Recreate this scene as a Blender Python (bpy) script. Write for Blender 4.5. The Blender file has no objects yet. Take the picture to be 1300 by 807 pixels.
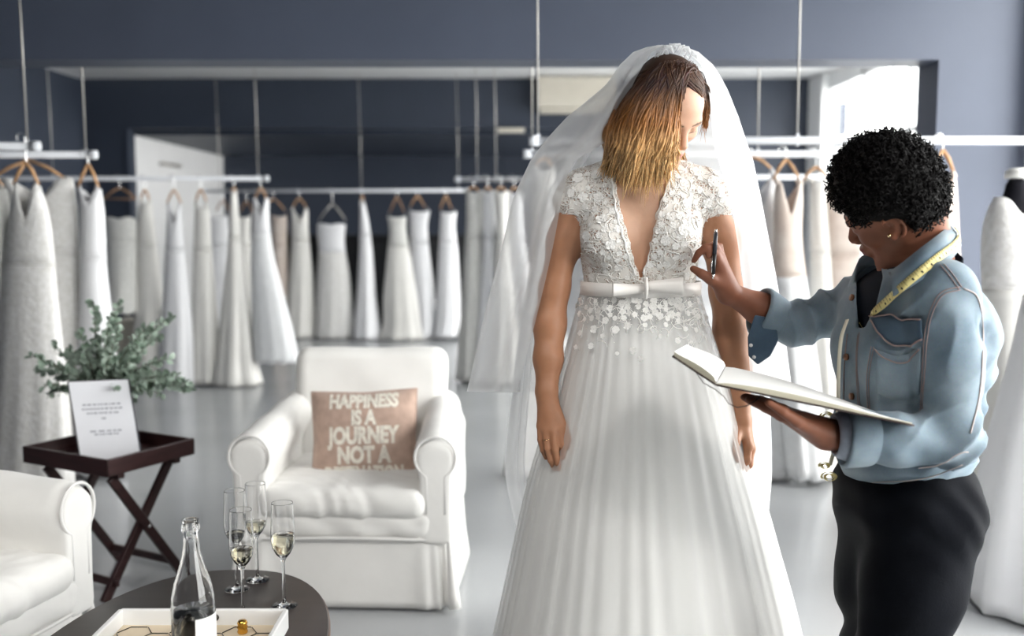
import bpy, math, random
import numpy as np
from mathutils import Vector, Matrix
from mathutils.bvhtree import BVHTree

SC = bpy.context.scene
COL = SC.collection
random.seed(7); RNG = np.random.default_rng(7)
PI = math.pi

# ------------------------------------------------------------------ camera
FPX = 1264.0; PITCH = math.radians(5.56); CAMH = 1.40
cam_d = bpy.data.cameras.new('camera'); cam = bpy.data.objects.new('camera', cam_d); COL.objects.link(cam)
cam_d.sensor_width = 36.0; cam_d.lens = 36.0 * FPX / 1300.0
cam.location = (0, 0, CAMH); cam.rotation_euler = (PI/2 - PITCH, 0, 0)
cam_d.clip_start = 0.05; cam_d.clip_end = 200
cam_d.dof.use_dof = True; cam_d.dof.focus_distance = 2.32; cam_d.dof.aperture_fstop = 1.9
SC.camera = cam

# ------------------------------------------------------------------ light and exposure
SC.view_settings.view_transform = 'Standard'; SC.view_settings.look = 'None'
SC.view_settings.gamma = 1.0; SC.view_settings.use_curve_mapping = False
SC.view_settings.exposure = -0.12
world = bpy.data.worlds.new('overcast_sky'); SC.world = world; world.use_nodes = True
wb = world.node_tree.nodes['Background']
wb.inputs['Color'].default_value = (1.0, 0.985, 0.965, 1); wb.inputs['Strength'].default_value = 13.0
SC.cycles.use_denoising = True
SC.cycles.max_bounces = 10; SC.cycles.transparent_max_bounces = 24
SC.cycles.sample_clamp_indirect = 6.0

def portal(name, loc, rot, sx, sy):
    l = bpy.data.lights.new(name, 'AREA'); l.shape = 'RECTANGLE'; l.size = sx; l.size_y = sy
    l.cycles.is_portal = True
    o = bpy.data.objects.new(name, l); COL.objects.link(o); o.location = loc; o.rotation_euler = rot
    return o
# daylight portals in the window openings (guide the sky light in, add none)
portal('daylight_portal', (2.60, 2.05, 1.5), (0, PI/2, 0), 2.8, 5.8)
portal('daylight_portal', (3.80, 8.9, 1.6), (0, PI/2, 0), 2.6, 6.4)

def fill_spot(name, loc, aim, watts, cone):
    l = bpy.data.lights.new(name, 'SPOT'); l.energy = watts; l.spot_size = math.radians(cone); l.spot_blend = .9; l.shadow_soft_size = .25; l.color = (1, .97, .93)
    o = bpy.data.objects.new(name, l); COL.objects.link(o); o.location = loc
    o.rotation_euler = (Vector(aim)-Vector(loc)).to_track_quat('-Z', 'Y').to_euler(); return o
FILL_SPOTS = [((-1.5, .9, 3.0), (-.8, 3.3, .4), 150), ((-.3, .6, 3.0), (-.6, 3.2, .4), 110), ((1.3, -.2, 3.0), (1.0, 2.2, 1.0), 150)]  # added fill lamps, out of view, to brighten the armchairs and people
for a_, b_, w_ in FILL_SPOTS: fill_spot('fill_spot', a_, b_, w_, 62)

# ------------------------------------------------------------------ helpers
_cp, _sp = math.cos(PITCH), math.sin(PITCH)
def ray(px, py):
    xc = (px - 650.0) / FPX; yc = (403.5 - py) / FPX
    return Vector((xc, _cp + yc*_sp, -_sp + yc*_cp))
CAMP = Vector((0, 0, CAMH))
def P(px, py, Y):
    d = ray(px, py); return CAMP + d * (Y / d.y)
def PZ(px, py, z):
    d = ray(px, py); return CAMP + d * ((z - CAMH) / d.z)
def A(*v): return np.array(v, float)

class G:
    """collects vertices and faces for one mesh"""
    def __init__(s): s.v = []; s.f = []; s.n = 0
    def add(s, v, f):
        v = np.asarray(v, float).reshape(-1, 3); s.v.append(v)
        o = s.n
        s.f += [tuple(i + o for i in q) for q in f]; s.n += len(v); return s
    def box(s, c, d, M=None):
        c = A(*c); h = A(*d)/2
        v = np.array([[x, y, z] for x in (-1, 1) for y in (-1, 1) for z in (-1, 1)])*h
        if M is not None: v = v @ np.array(M).T
        return s.add(v + c, [(0,1,3,2),(4,6,7,5),(0,4,5,1),(2,3,7,6),(0,2,6,4),(1,5,7,3)])
    def grid(s, a, closed=False, caps=False):
        a = np.asarray(a, float); m, n, _ = a.shape
        nn = n if closed else n-1
        f = [(i*n+j, i*n+(j+1) % n, (i+1)*n+(j+1) % n, (i+1)*n+j) for i in range(m-1) for j in range(nn)]
        if caps:
            f.append(tuple(range(n-1, -1, -1))); f.append(tuple((m-1)*n+j for j in range(n)))
        return s.add(a.reshape(-1, 3), f)
    def tube(s, pts, r, n=8, caps=True, flat=1.0, up=None):
        pts = np.asarray([tuple(p) for p in pts], float); m = len(pts)
        r = np.full(m, r, float) if np.isscalar(r) else np.asarray(r, float)
        t = np.gradient(pts, axis=0); t /= np.linalg.norm(t, axis=1)[:, None] + 1e-12
        u = A(0, 0, 1) if up is None else A(*up)
        if abs(np.dot(u, t[0])) > .95: u = A(1, 0, 0)
        rings = []
        ang = np.arange(n)*2*PI/n
        for i in range(m):
            u = u - t[i]*np.dot(u, t[i]); u /= np.linalg.norm(u) + 1e-12
            w = np.cross(t[i], u)
            rings.append(pts[i] + r[i]*(np.cos(ang)[:, None]*w + flat*np.sin(ang)[:, None]*u))
        return s.grid(rings, True, caps)
    def lathe(s, prof, n=32, c=(0, 0, 0)):
        ang = np.arange(n)*2*PI/n
        a = [[(c[0]+r*math.cos(t), c[1]+r*math.sin(t), c[2]+z) for t in ang] for r, z in prof]
        return s.grid(a, True, False)
    def prism(s, poly, y0, y1):
        """poly of (x, z) extruded along y"""
        n = len(poly)
        v = [(x, y0, z) for x, z in poly] + [(x, y1, z) for x, z in poly]
        f = [tuple(range(n)), tuple(range(2*n-1, n-1, -1))] + [(j, j+n, (j+1) % n+n, (j+1) % n) for j in range(n)]
        return s.add(v, f)

def mesh_from(name, g, matl, smooth=True):
    me = bpy.data.meshes.new(name)
    v = np.concatenate(g.v) if g.v else np.zeros((0, 3))
    me.from_pydata(v.tolist(), [], g.f)
    if smooth: me.polygons.foreach_set('use_smooth', [True]*len(me.polygons))
    if matl is not None: me.materials.append(matl)
    me.update(); return me

def setp(o, label=None, cat=None, group=None, kind=None):
    if label: o['label'] = label
    if cat: o['category'] = cat
    if group: o['group'] = group
    if kind: o['kind'] = kind
    return o

def obj(name, g, matl, parent=None, smooth=True, world_coords=True, bevel=0, sub=0, solid=0, **kw):
    """link one mesh object; vertices are in world coordinates unless world_coords is False"""
    if isinstance(g, G):
        me = mesh_from(name, g, matl, smooth)
    else:
        me = g
    o = bpy.data.objects.new(name, me); COL.objects.link(o)
    if parent is not None:
        o.parent = parent
        if world_coords:
            p = parent; off = Vector((0, 0, 0))
            while p is not None: off += p.location; p = p.parent
            me.transform(Matrix.Translation(-off))
    if solid:
        m = o.modifiers.new('thick', 'SOLIDIFY'); m.thickness = solid; m.offset = 0
    if bevel:
        m = o.modifiers.new('bevel', 'BEVEL'); m.width = bevel; m.segments = 2; m.limit_method = 'ANGLE'
        if smooth is False:
            pass
    if sub:
        m = o.modifiers.new('sub', 'SUBSURF'); m.levels = sub; m.render_levels = sub
    return setp(o, **kw)

def thing(name, label, cat, loc=(0, 0, 0), rz=0, group=None):
    o = bpy.data.objects.new(name, None); COL.objects.link(o)
    o.empty_display_size = .1
    o.location = loc; o.rotation_euler = (0, 0, rz)
    return setp(o, label, cat, group)

def dup(root, loc=None, rz=None, label=None, group=None, cat=None):
    r = root.copy(); COL.objects.link(r)
    if loc is not None: r.location = loc
    if rz is not None: r.rotation_euler = (0, 0, rz)
    for ch in root.children:
        c = ch.copy(); COL.objects.link(c); c.parent = r
        for g in ch.children:
            d = g.copy(); COL.objects.link(d); d.parent = c
    return setp(r, label, cat, group)

def struct(name, g, matl, label, cat, parent=None, **kw):
    return obj(name, g, matl, parent, smooth=False, label=label, cat=cat, kind='structure', **kw)

# ------------------------------------------------------------------ materials
def mat(name, col, rough=.6, var=0.0, scale=8.0, bump=0.0, bscale=200.0, metal=0.0, spec=.5, sheen=0.0, coat=0.0,
        trans=0.0, ior=1.45, alpha=1.0, sub=0.0, col2=None, vcol=None, stretch=None, detail=3.0, bdist=.002, subr=None):
    m = bpy.data.materials.new(name); m.use_nodes = True
    nt = m.node_tree; b = nt.nodes['Principled BSDF']
    b.inputs['Roughness'].default_value = rough; b.inputs['Metallic'].default_value = metal
    b.inputs['Specular IOR Level'].default_value = spec; b.inputs['IOR'].default_value = ior
    b.inputs['Sheen Weight'].default_value = sheen; b.inputs['Coat Weight'].default_value = coat
    b.inputs['Transmission Weight'].default_value = trans; b.inputs['Alpha'].default_value = alpha
    if sub:
        b.inputs['Subsurface Weight'].default_value = sub
        b.inputs['Subsurface Radius'].default_value = subr or (1.0, .35, .2); b.inputs['Subsurface Scale'].default_value = .012
    c = (*col, 1); b.inputs['Base Color'].default_value = c
    tc = None
    def coords(sc):
        nonlocal tc
        if tc is None: tc = nt.nodes.new('ShaderNodeTexCoord')
        if stretch:
            mp = nt.nodes.new('ShaderNodeMapping'); mp.inputs['Scale'].default_value = stretch
            nt.links.new(tc.outputs['Object'], mp.inputs['Vector']); return mp.outputs['Vector']
        return tc.outputs['Object']
    src = None
    if vcol:
        at = nt.nodes.new('ShaderNodeAttribute'); at.attribute_name = vcol; src = at.outputs['Color']
        nt.links.new(src, b.inputs['Base Color'])
    if var > 0 or col2:
        n = nt.nodes.new('ShaderNodeTexNoise'); n.inputs['Scale'].default_value = scale; n.inputs['Detail'].default_value = detail
        nt.links.new(coords(scale), n.inputs['Vector'])
        mx = nt.nodes.new('ShaderNodeMix'); mx.data_type = 'RGBA'
        rp = nt.nodes.new('ShaderNodeMapRange'); rp.inputs[1].default_value = .3; rp.inputs[2].default_value = .7
        nt.links.new(n.outputs['Fac'], rp.inputs[0]); nt.links.new(rp.outputs[0], mx.inputs['Factor'])
        c2 = col2 if col2 else tuple(min(1, x*(1+var)) for x in col)
        c1 = col if col2 else tuple(x*(1-var) for x in col)
        if src is not None:
            mm = nt.nodes.new('ShaderNodeMix'); mm.data_type = 'RGBA'; mm.blend_type = 'MULTIPLY'; mm.inputs['Factor'].default_value = 1
            mx.inputs[6].default_value = (1-var, 1-var, 1-var, 1); mx.inputs[7].default_value = (1+var, 1+var, 1+var, 1)
            nt.links.new(src, mm.inputs[6]); nt.links.new(mx.outputs[2], mm.inputs[7]); nt.links.new(mm.outputs[2], b.inputs['Base Color'])
        else:
            mx.inputs[6].default_value = (*c1, 1); mx.inputs[7].default_value = (*c2, 1)
            nt.links.new(mx.outputs[2], b.inputs['Base Color'])
    if bump > 0:
        n2 = nt.nodes.new('ShaderNodeTexNoise'); n2.inputs['Scale'].default_value = bscale; n2.inputs['Detail'].default_value = 2
        nt.links.new(coords(bscale), n2.inputs['Vector'])
        bp = nt.nodes.new('ShaderNodeBump'); bp.inputs['Strength'].default_value = bump; bp.inputs['Distance'].default_value = bdist
        nt.links.new(n2.outputs['Fac'], bp.inputs['Height']); nt.links.new(bp.outputs['Normal'], b.inputs['Normal'])
    return m

def sheer(name, col, opacity, rough=.8):
    """fine net cloth: part of it lets light straight through, the rest scatters it"""
    m = bpy.data.materials.new(name); m.use_nodes = True; nt = m.node_tree; nt.nodes.clear()
    out = nt.nodes.new('ShaderNodeOutputMaterial'); mix = nt.nodes.new('ShaderNodeMixShader')
    tr = nt.nodes.new('ShaderNodeBsdfTransparent')
    d = nt.nodes.new('ShaderNodeBsdfDiffuse'); d.inputs['Color'].default_value = (*col, 1)
    t = nt.nodes.new('ShaderNodeBsdfTranslucent'); t.inputs['Color'].default_value = (*col, 1)
    m2 = nt.nodes.new('ShaderNodeMixShader'); m2.inputs[0].default_value = .5
    nt.links.new(d.outputs[0], m2.inputs[1]); nt.links.new(t.outputs[0], m2.inputs[2])
    # the net covers more of the view where it is seen edge-on
    lw = nt.nodes.new('ShaderNodeLayerWeight'); lw.inputs['Blend'].default_value = .35
    mr = nt.nodes.new('ShaderNodeMapRange'); mr.inputs[1].default_value = 0; mr.inputs[2].default_value = 1
    mr.inputs[3].default_value = opacity; mr.inputs[4].default_value = min(1, opacity*2.2)
    nt.links.new(lw.outputs['Facing'], mr.inputs[0]); nt.links.new(mr.outputs[0], mix.inputs[0])
    nt.links.new(tr.outputs[0], mix.inputs[1]); nt.links.new(m2.outputs[0], mix.inputs[2]); nt.links.new(mix.outputs[0], out.inputs[0])
    return m

def pane_glass(name, tint=(.96, .98, .98)):
    m = bpy.data.materials.new(name); m.use_nodes = True; nt = m.node_tree; nt.nodes.clear()
    out = nt.nodes.new('ShaderNodeOutputMaterial'); mix = nt.nodes.new('ShaderNodeMixShader')
    tr = nt.nodes.new('ShaderNodeBsdfTransparent'); tr.inputs[0].default_value = (*tint, 1)
    gl = nt.nodes.new('ShaderNodeBsdfGlossy'); gl.inputs['Roughness'].default_value = .02
    lw = nt.nodes.new('ShaderNodeLayerWeight'); pw = nt.nodes.new('ShaderNodeMath'); pw.operation = 'POWER'; pw.inputs[1].default_value = 4
    lw.inputs['Blend'].default_value = .5
    ma = nt.nodes.new('ShaderNodeMath'); ma.operation = 'MULTIPLY_ADD'; ma.inputs[1].default_value = .7; ma.inputs[2].default_value = .04
    nt.links.new(lw.outputs['Facing'], pw.inputs[0]); nt.links.new(pw.outputs[0], ma.inputs[0])
    nt.links.new(ma.outputs[0], mix.inputs[0]); nt.links.new(tr.outputs[0], mix.inputs[1]); nt.links.new(gl.outputs[0], mix.inputs[2])
    nt.links.new(mix.outputs[0], out.inputs[0]); return m

M = {}
M['wall'] = mat('blue_grey_paint', (.084, .099, .140), .5, var=.05, scale=2.5, bump=.05, bscale=60)
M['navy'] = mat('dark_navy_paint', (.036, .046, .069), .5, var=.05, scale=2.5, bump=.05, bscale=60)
M['white_wall'] = mat('white_paint', (.84, .845, .85), .6, var=.02, scale=3, bump=.04, bscale=60)
M['dark'] = mat('near_black_paint', (.012, .014, .018), .5, var=.1)
M['ceil'] = mat('charcoal_ceiling', (.10, .105, .12), .7, var=.05)
M['floor'] = mat('polished_grey_screed', (.37, .38, .39), .2, var=.06, scale=1.3, bump=.02, bscale=6, spec=.55, detail=6)
M['frame'] = mat('white_aluminium', (.82, .83, .84), .35, var=.02)
M['pane'] = pane_glass('window_glass')
M['rail'] = mat('white_rail_paint', (.80, .82, .86), .3, var=.02)
M['wire'] = mat('steel_wire', (.55, .53, .5), .4, metal=.6, var=.05)
M['outside'] = mat('outdoor_paving', (.5, .5, .48), .8, var=.1)
M['wood'] = mat('beech_wood', (.52, .30, .15), .45, var=.2, scale=5, stretch=(8, 8, 1.5))
M['walnut'] = mat('brown_hanger_wood', (.30, .17, .09), .45, var=.2, scale=5)
M['chrome'] = mat('chrome', (.8, .8, .8), .15, metal=1)
# ================================================================== the setting
XR, XL, YB = 2.53, -5.2, 12.3      # right wall of the shop, left wall, far wall
g = G(); g.box((.1, 6.85, -.05), (10.9, 20.0, .1)); struct('floor', g, M['floor'], 'polished pale grey concrete floor', 'floor')
g = G(); g.box((-1.3, 1.1, 3.15), (7.8, 8.3, .1)); struct('ceiling', g, M['ceil'], 'charcoal ceiling over the front of the shop', 'ceiling')
g = G(); g.box((-.75, 8.775, 3.17), (9.1, 7.05, .1)); struct('ceiling', g, M['white_wall'], 'white ceiling of the rear showroom behind the bulkhead', 'ceiling')
# bulkhead wall with a wide opening (one L-shaped body)
zt = 2.19
xj = P(1187, 200, 5.0).x
g = G(); g.prism([(XL, zt), (xj, zt), (xj, 0), (XR+.2, 0), (XR+.2, 3.1), (XL, 3.1)], 5.0, 5.25)
struct('wall_middle', g, M['wall'], 'blue grey bulkhead wall with a wide opening to the rear showroom', 'wall')
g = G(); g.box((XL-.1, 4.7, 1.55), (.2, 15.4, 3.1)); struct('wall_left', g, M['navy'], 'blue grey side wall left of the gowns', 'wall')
# right wall of the shop: low sill wall, lintel, glazing with white mullions
def glazed(name, x, y0, y1, z0, z1, posts, trans, label, n, xo=.12, wall=M['wall']):
    w = G(); w.box((x+xo/2, (y0+y1)/2, z0/2), (xo, y1-y0, z0)); w.box((x+xo/2, (y0+y1)/2, (z1+3.1)/2), (xo, y1-y0, 3.1-z1))
    struct(name, w, wall, label, 'wall')
    f = thing('window_%d' % n, 'white framed glazing in the ' + label, 'window', (x, y0, z0)); f['kind'] = 'structure'
    fr = G()
    for y in posts: fr.box((x+.05, y, (z0+z1)/2), (.10, .07, z1-z0))
    fr.box((x+.05, (y0+y1)/2, z0+.03), (.10, y1-y0, .06)); fr.box((x+.05, (y0+y1)/2, z1-.03), (.10, y1-y0, .06))
    for z in trans: fr.box((x+.05, (y0+y1)/2, z), (.07, y1-y0, .05))
    obj('window_frame', fr, M['frame'], f, smooth=False, bevel=.006)
    ps = sorted(posts)
    for a, b in zip(ps[:-1], ps[1:]):
        pg = G(); pg.add([(x+.05, a+.035, z0+.06), (x+.05, b-.035, z0+.06), (x+.05, b-.035, z1-.06), (x+.05, a+.035, z1-.06)], [(0, 1, 2, 3)])
        obj('pane', pg, M['pane'], f, smooth=False)
g = G(); g.box((XR+.06, -1.9, 1.55), (.12, 2.2, 3.1)); struct('wall_right_end', g, M['wall'], 'solid end of the right wall behind the photographer', 'wall')
glazed('wall_right', XR, -.8, 5.0, .08, 2.95, (-.76, .84, 2.15, 3.5, 4.93), (), 'right wall beside the mannequins', 1)
XR2 = 3.68
glazed('wall_rear_right', XR2, 5.25, YB, .30, 2.98, (5.3, 7.0, 8.2, 9.4, 10.6, 11.75), (2.25,), 'right wall of the rear showroom', 2, wall=M['white_wall'])
g = G(); g.box((XR2+.0, 12.02, 1.55), (.16, .56, 3.1)); struct('wall_pier', g, M['white_wall'], 'white wall pier in the far right corner of the rear showroom', 'wall')
g = G(); g.box(((XR+XR2)/2+.1, 5.125, 1.55), (XR2-XR-.2, .25, 3.1)); struct('wall_return', g, M['wall'], 'short return wall joining both window walls', 'wall')
# wall behind the photographer
g = G(); g.box((-1.3, -3.0, 1.55), (7.8, .2, 3.1)); struct('wall_front', g, M['wall'], 'wall behind the photographer', 'wall')
# housings of the added fill spotlights, unseen above the lounge
for a_, b_, w_ in FILL_SPOTS:
    sp_ = thing('fill_spotlight', 'added white fill spotlight, unseen above the armchairs, %s' % ('leftmost' if a_[0] < -1 else 'middle one' if a_[0] < 1 else 'rightmost'), 'spotlight', (a_[0], a_[1], 3.1), group='added fill spotlights')
    d_ = (A(*b_)-A(*a_)); d_ /= np.linalg.norm(d_); p_ = A(*a_)
    g = G(); g.tube([p_-d_*.14, p_-d_*.02], .055, 20, caps=False); obj('fill_lamp_housing', g, M['frame'], sp_)
    g = G(); g.tube([p_-d_*.08, (a_[0], a_[1], 3.1)], .01, 8); obj('bracket', g, M['frame'], sp_)
# far wall with the wide passage opening
za = P(400, 163, YB).z; xa = P(168, 300, YB).x; xb = P(938, 190, YB).x
g = G(); g.prism([(XL-.2, 0), (xa, 0), (xa, za), (xb, za), (xb, 0), (XR2+.1, 0), (XR2+.1, 3.12), (XL-.2, 3.12)], YB, YB+.2)
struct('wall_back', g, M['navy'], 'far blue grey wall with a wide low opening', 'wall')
t = .05
g = G(); g.prism([(xa-t, 0), (xa, 0), (xa, za), (xb, za), (xb, 0), (xb+t, 0), (xb+t, za+t), (xa-t, za+t)], YB-.02, YB)
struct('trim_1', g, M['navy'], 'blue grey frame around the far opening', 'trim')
YE = 16.5
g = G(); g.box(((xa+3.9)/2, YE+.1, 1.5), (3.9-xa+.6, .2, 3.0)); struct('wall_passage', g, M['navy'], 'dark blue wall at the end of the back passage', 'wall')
wx = xa - .02
pl = [P(171, 171, YB+.21), P(277, 198, YE)]
g = G(); z0 = pl[0].z
g.add([(wx, YB+.2, 0), (wx-.04, YE, 0), (wx-.04, YE, 2.50), (wx, YB+.2, 2.50), (wx-.1, YB+.2, 0), (wx-.14, YE, 0), (wx-.14, YE, 2.50), (wx-.1, YB+.2, 2.50)],
      [(0, 1, 2, 3), (7, 6, 5, 4), (0, 3, 7, 4), (1, 5, 6, 2), (3, 2, 6, 7), (0, 4, 5, 1)])
wp = struct('wall_passage_left', g, M['white_wall'], 'white side wall seen through the far opening behind the gowns', 'wall')
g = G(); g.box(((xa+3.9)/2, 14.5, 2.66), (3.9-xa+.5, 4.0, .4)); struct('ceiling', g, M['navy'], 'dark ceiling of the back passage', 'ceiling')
# handle-like dark bar on the white passage wall
a = P(213, 219, 13.6); g = G(); zc = 2.16
g.tube([(wx+.0, 13.4, zc), (wx+.05, 13.4, zc), (wx+.05, 14.1, zc), (wx+.0, 14.1, zc)], .022, 8)
obj('handle_bar', g, M['wire'], wp)
# black counter behind the rear gowns
c0 = P(352, 420, YB+.1); c1 = P(640, 420, YB+.1)
ct = thing('counter', 'long black counter standing behind the rear row of gowns', 'counter', ((c0.x+c1.x)/2, YB+.42, 0))
M['blackpanel'] = mat('black_panel', (.008, .009, .011), .6, var=.1)
n = 6; wdt = (c1.x-c0.x)/n
for i in range(n):
    g = G(); g.box((c0.x+wdt*(i+.5), YB+.12, .60), (wdt-.012, .03, 1.12)); obj('front_panel', g, M['blackpanel'], ct, smooth=False, bevel=.004)
g = G(); g.box(((c0.x+c1.x)/2, YB+.42, .59), (c1.x-c0.x, .56, 1.18)); obj('body', g, M['blackpanel'], ct, smooth=False)
g = G(); g.box(((c0.x+c1.x)/2, YB+.42, 1.20), (c1.x-c0.x+.06, .68, .05)); obj('counter_top', g, M['blackpanel'], ct, smooth=False, bevel=.006)
# air conditioner
q0 = P(682, 101, YB); q1 = P(779, 146, YB)
M['ac'] = mat('cream_plastic', (.62, .58, .50), .45, var=.03)
ac = thing('air_conditioner', 'cream wall air conditioner high on the far wall beside the veil', 'air conditioner', ((q0.x+q1.x)/2, YB, q1.z))
w = q1.x-q0.x; h = q0.z-q1.z; cx = (q0.x+q1.x)/2; cz = (q0.z+q1.z)/2
g = G(); g.box((cx, YB-.15, cz+.03), (w, .28, h-.06)); obj('casing', g, M['ac'], ac, smooth=False, bevel=.02)
g = G(); g.box((cx, YB-.13, q1.z+.03), (w*.94, .2, .05)); obj('louvre', g, M['ac'], ac, smooth=False, bevel=.008)
for k in range(3):
    g = G(); g.box((cx, YB-.295, cz+.1-.07*k), (w*.96, .012, .012)); obj('grille_line', g, M['ac'], ac, smooth=False)
q = P(649, 166, YB)
g = G(); g.box((q.x, YB-.05, q.z), (.32, .1, .055)); obj('wall_light', g, M['ac'], None, smooth=False, bevel=.01, label='small cream wall fitting above the far opening', cat='light fitting')
# pavement outside and the building across the way (seen through the rear windows)
g = G(); g.box((12.0, 6, -.35), (16, 40, .1)); struct('ground', g, M['outside'], 'pale paving outside the windows', 'ground')
M['bldg'] = mat('pale_render', (.72, .73, .75), .8, var=.05)

# ================================================================== hanging rails
ZR = 1.755
def rail(px0, px1, Y0, Y1, wires, label, ends=(True, True), ztop=3.1):
    X0 = (px0-650)/FPX; X1 = (px1-650)/FPX
    d0 = ray(px0, 200); d1 = ray(px1, 200)
    a = A(d0.x/d0.y*Y0, Y0, ZR); b = A(d1.x/d1.y*Y1, Y1, ZR)
    t = thing('clothes_rail', label, 'clothes rail', tuple((a+b)/2), group='white hanging rails')
    g = G(); g.tube([a, (a+b)/2, b], .018, 12); obj('bar', g, M['rail'], t)
    u = (b-a)/np.linalg.norm(b-a)
    for e, (p, s) in zip(ends, ((a, -1), (b, 1))):
        if e:
            g = G(); g.tube([p+u*s*-.01, p+u*s*.03], .024, 12); obj('end_cap', g, M['rail'], t)
    for k in wires:
        p = a + (b-a)*k
        g = G(); g.tube([p + A(0, 0, .0), (p[0]-.004, p[1], ZR+.6), (p[0]-.02, p[1], ztop)], .0042, 6); obj('wire', g, M['wire'], t)
        g = G(); g.tube([p + A(0, 0, -.024), p + A(0, 0, .03)], .008, 8); obj('wire_clamp', g, M['rail'], t)
    return a, b
rail(-330, 43, 4.80, 4.80, (.05, .98), 'front left hanging rail, upper of the two ending beside the wooden hanger', (True, True))
rail(-330, 116, 5.42, 5.42, (.05, .985), 'white rail holding the lace gowns at the left edge', (True, True))
rail(-250, 336, 8.45, 8.45, (.05, .54, .985), 'white rail crossing in front of the white passage wall', (True, True))
rail(262, 592, 11.95, 11.70, (.05, .60, .97), 'rearmost white rail before the black counter', (True, True))
rail(582, 1085, 8.60, 8.10, (.05, .10, .55), 'white rail holding the gowns left of the veil', (True, True))
rail(680, 1420, 4.47, 4.47, (.004, .448, .99), 'long white rail crossing behind the bride and stylist', (True, False))
rail(671, 1140, 5.36, 5.36, (.01, .62, .98), 'white rail carrying the gowns between bride and stylist', (True, True))
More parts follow.
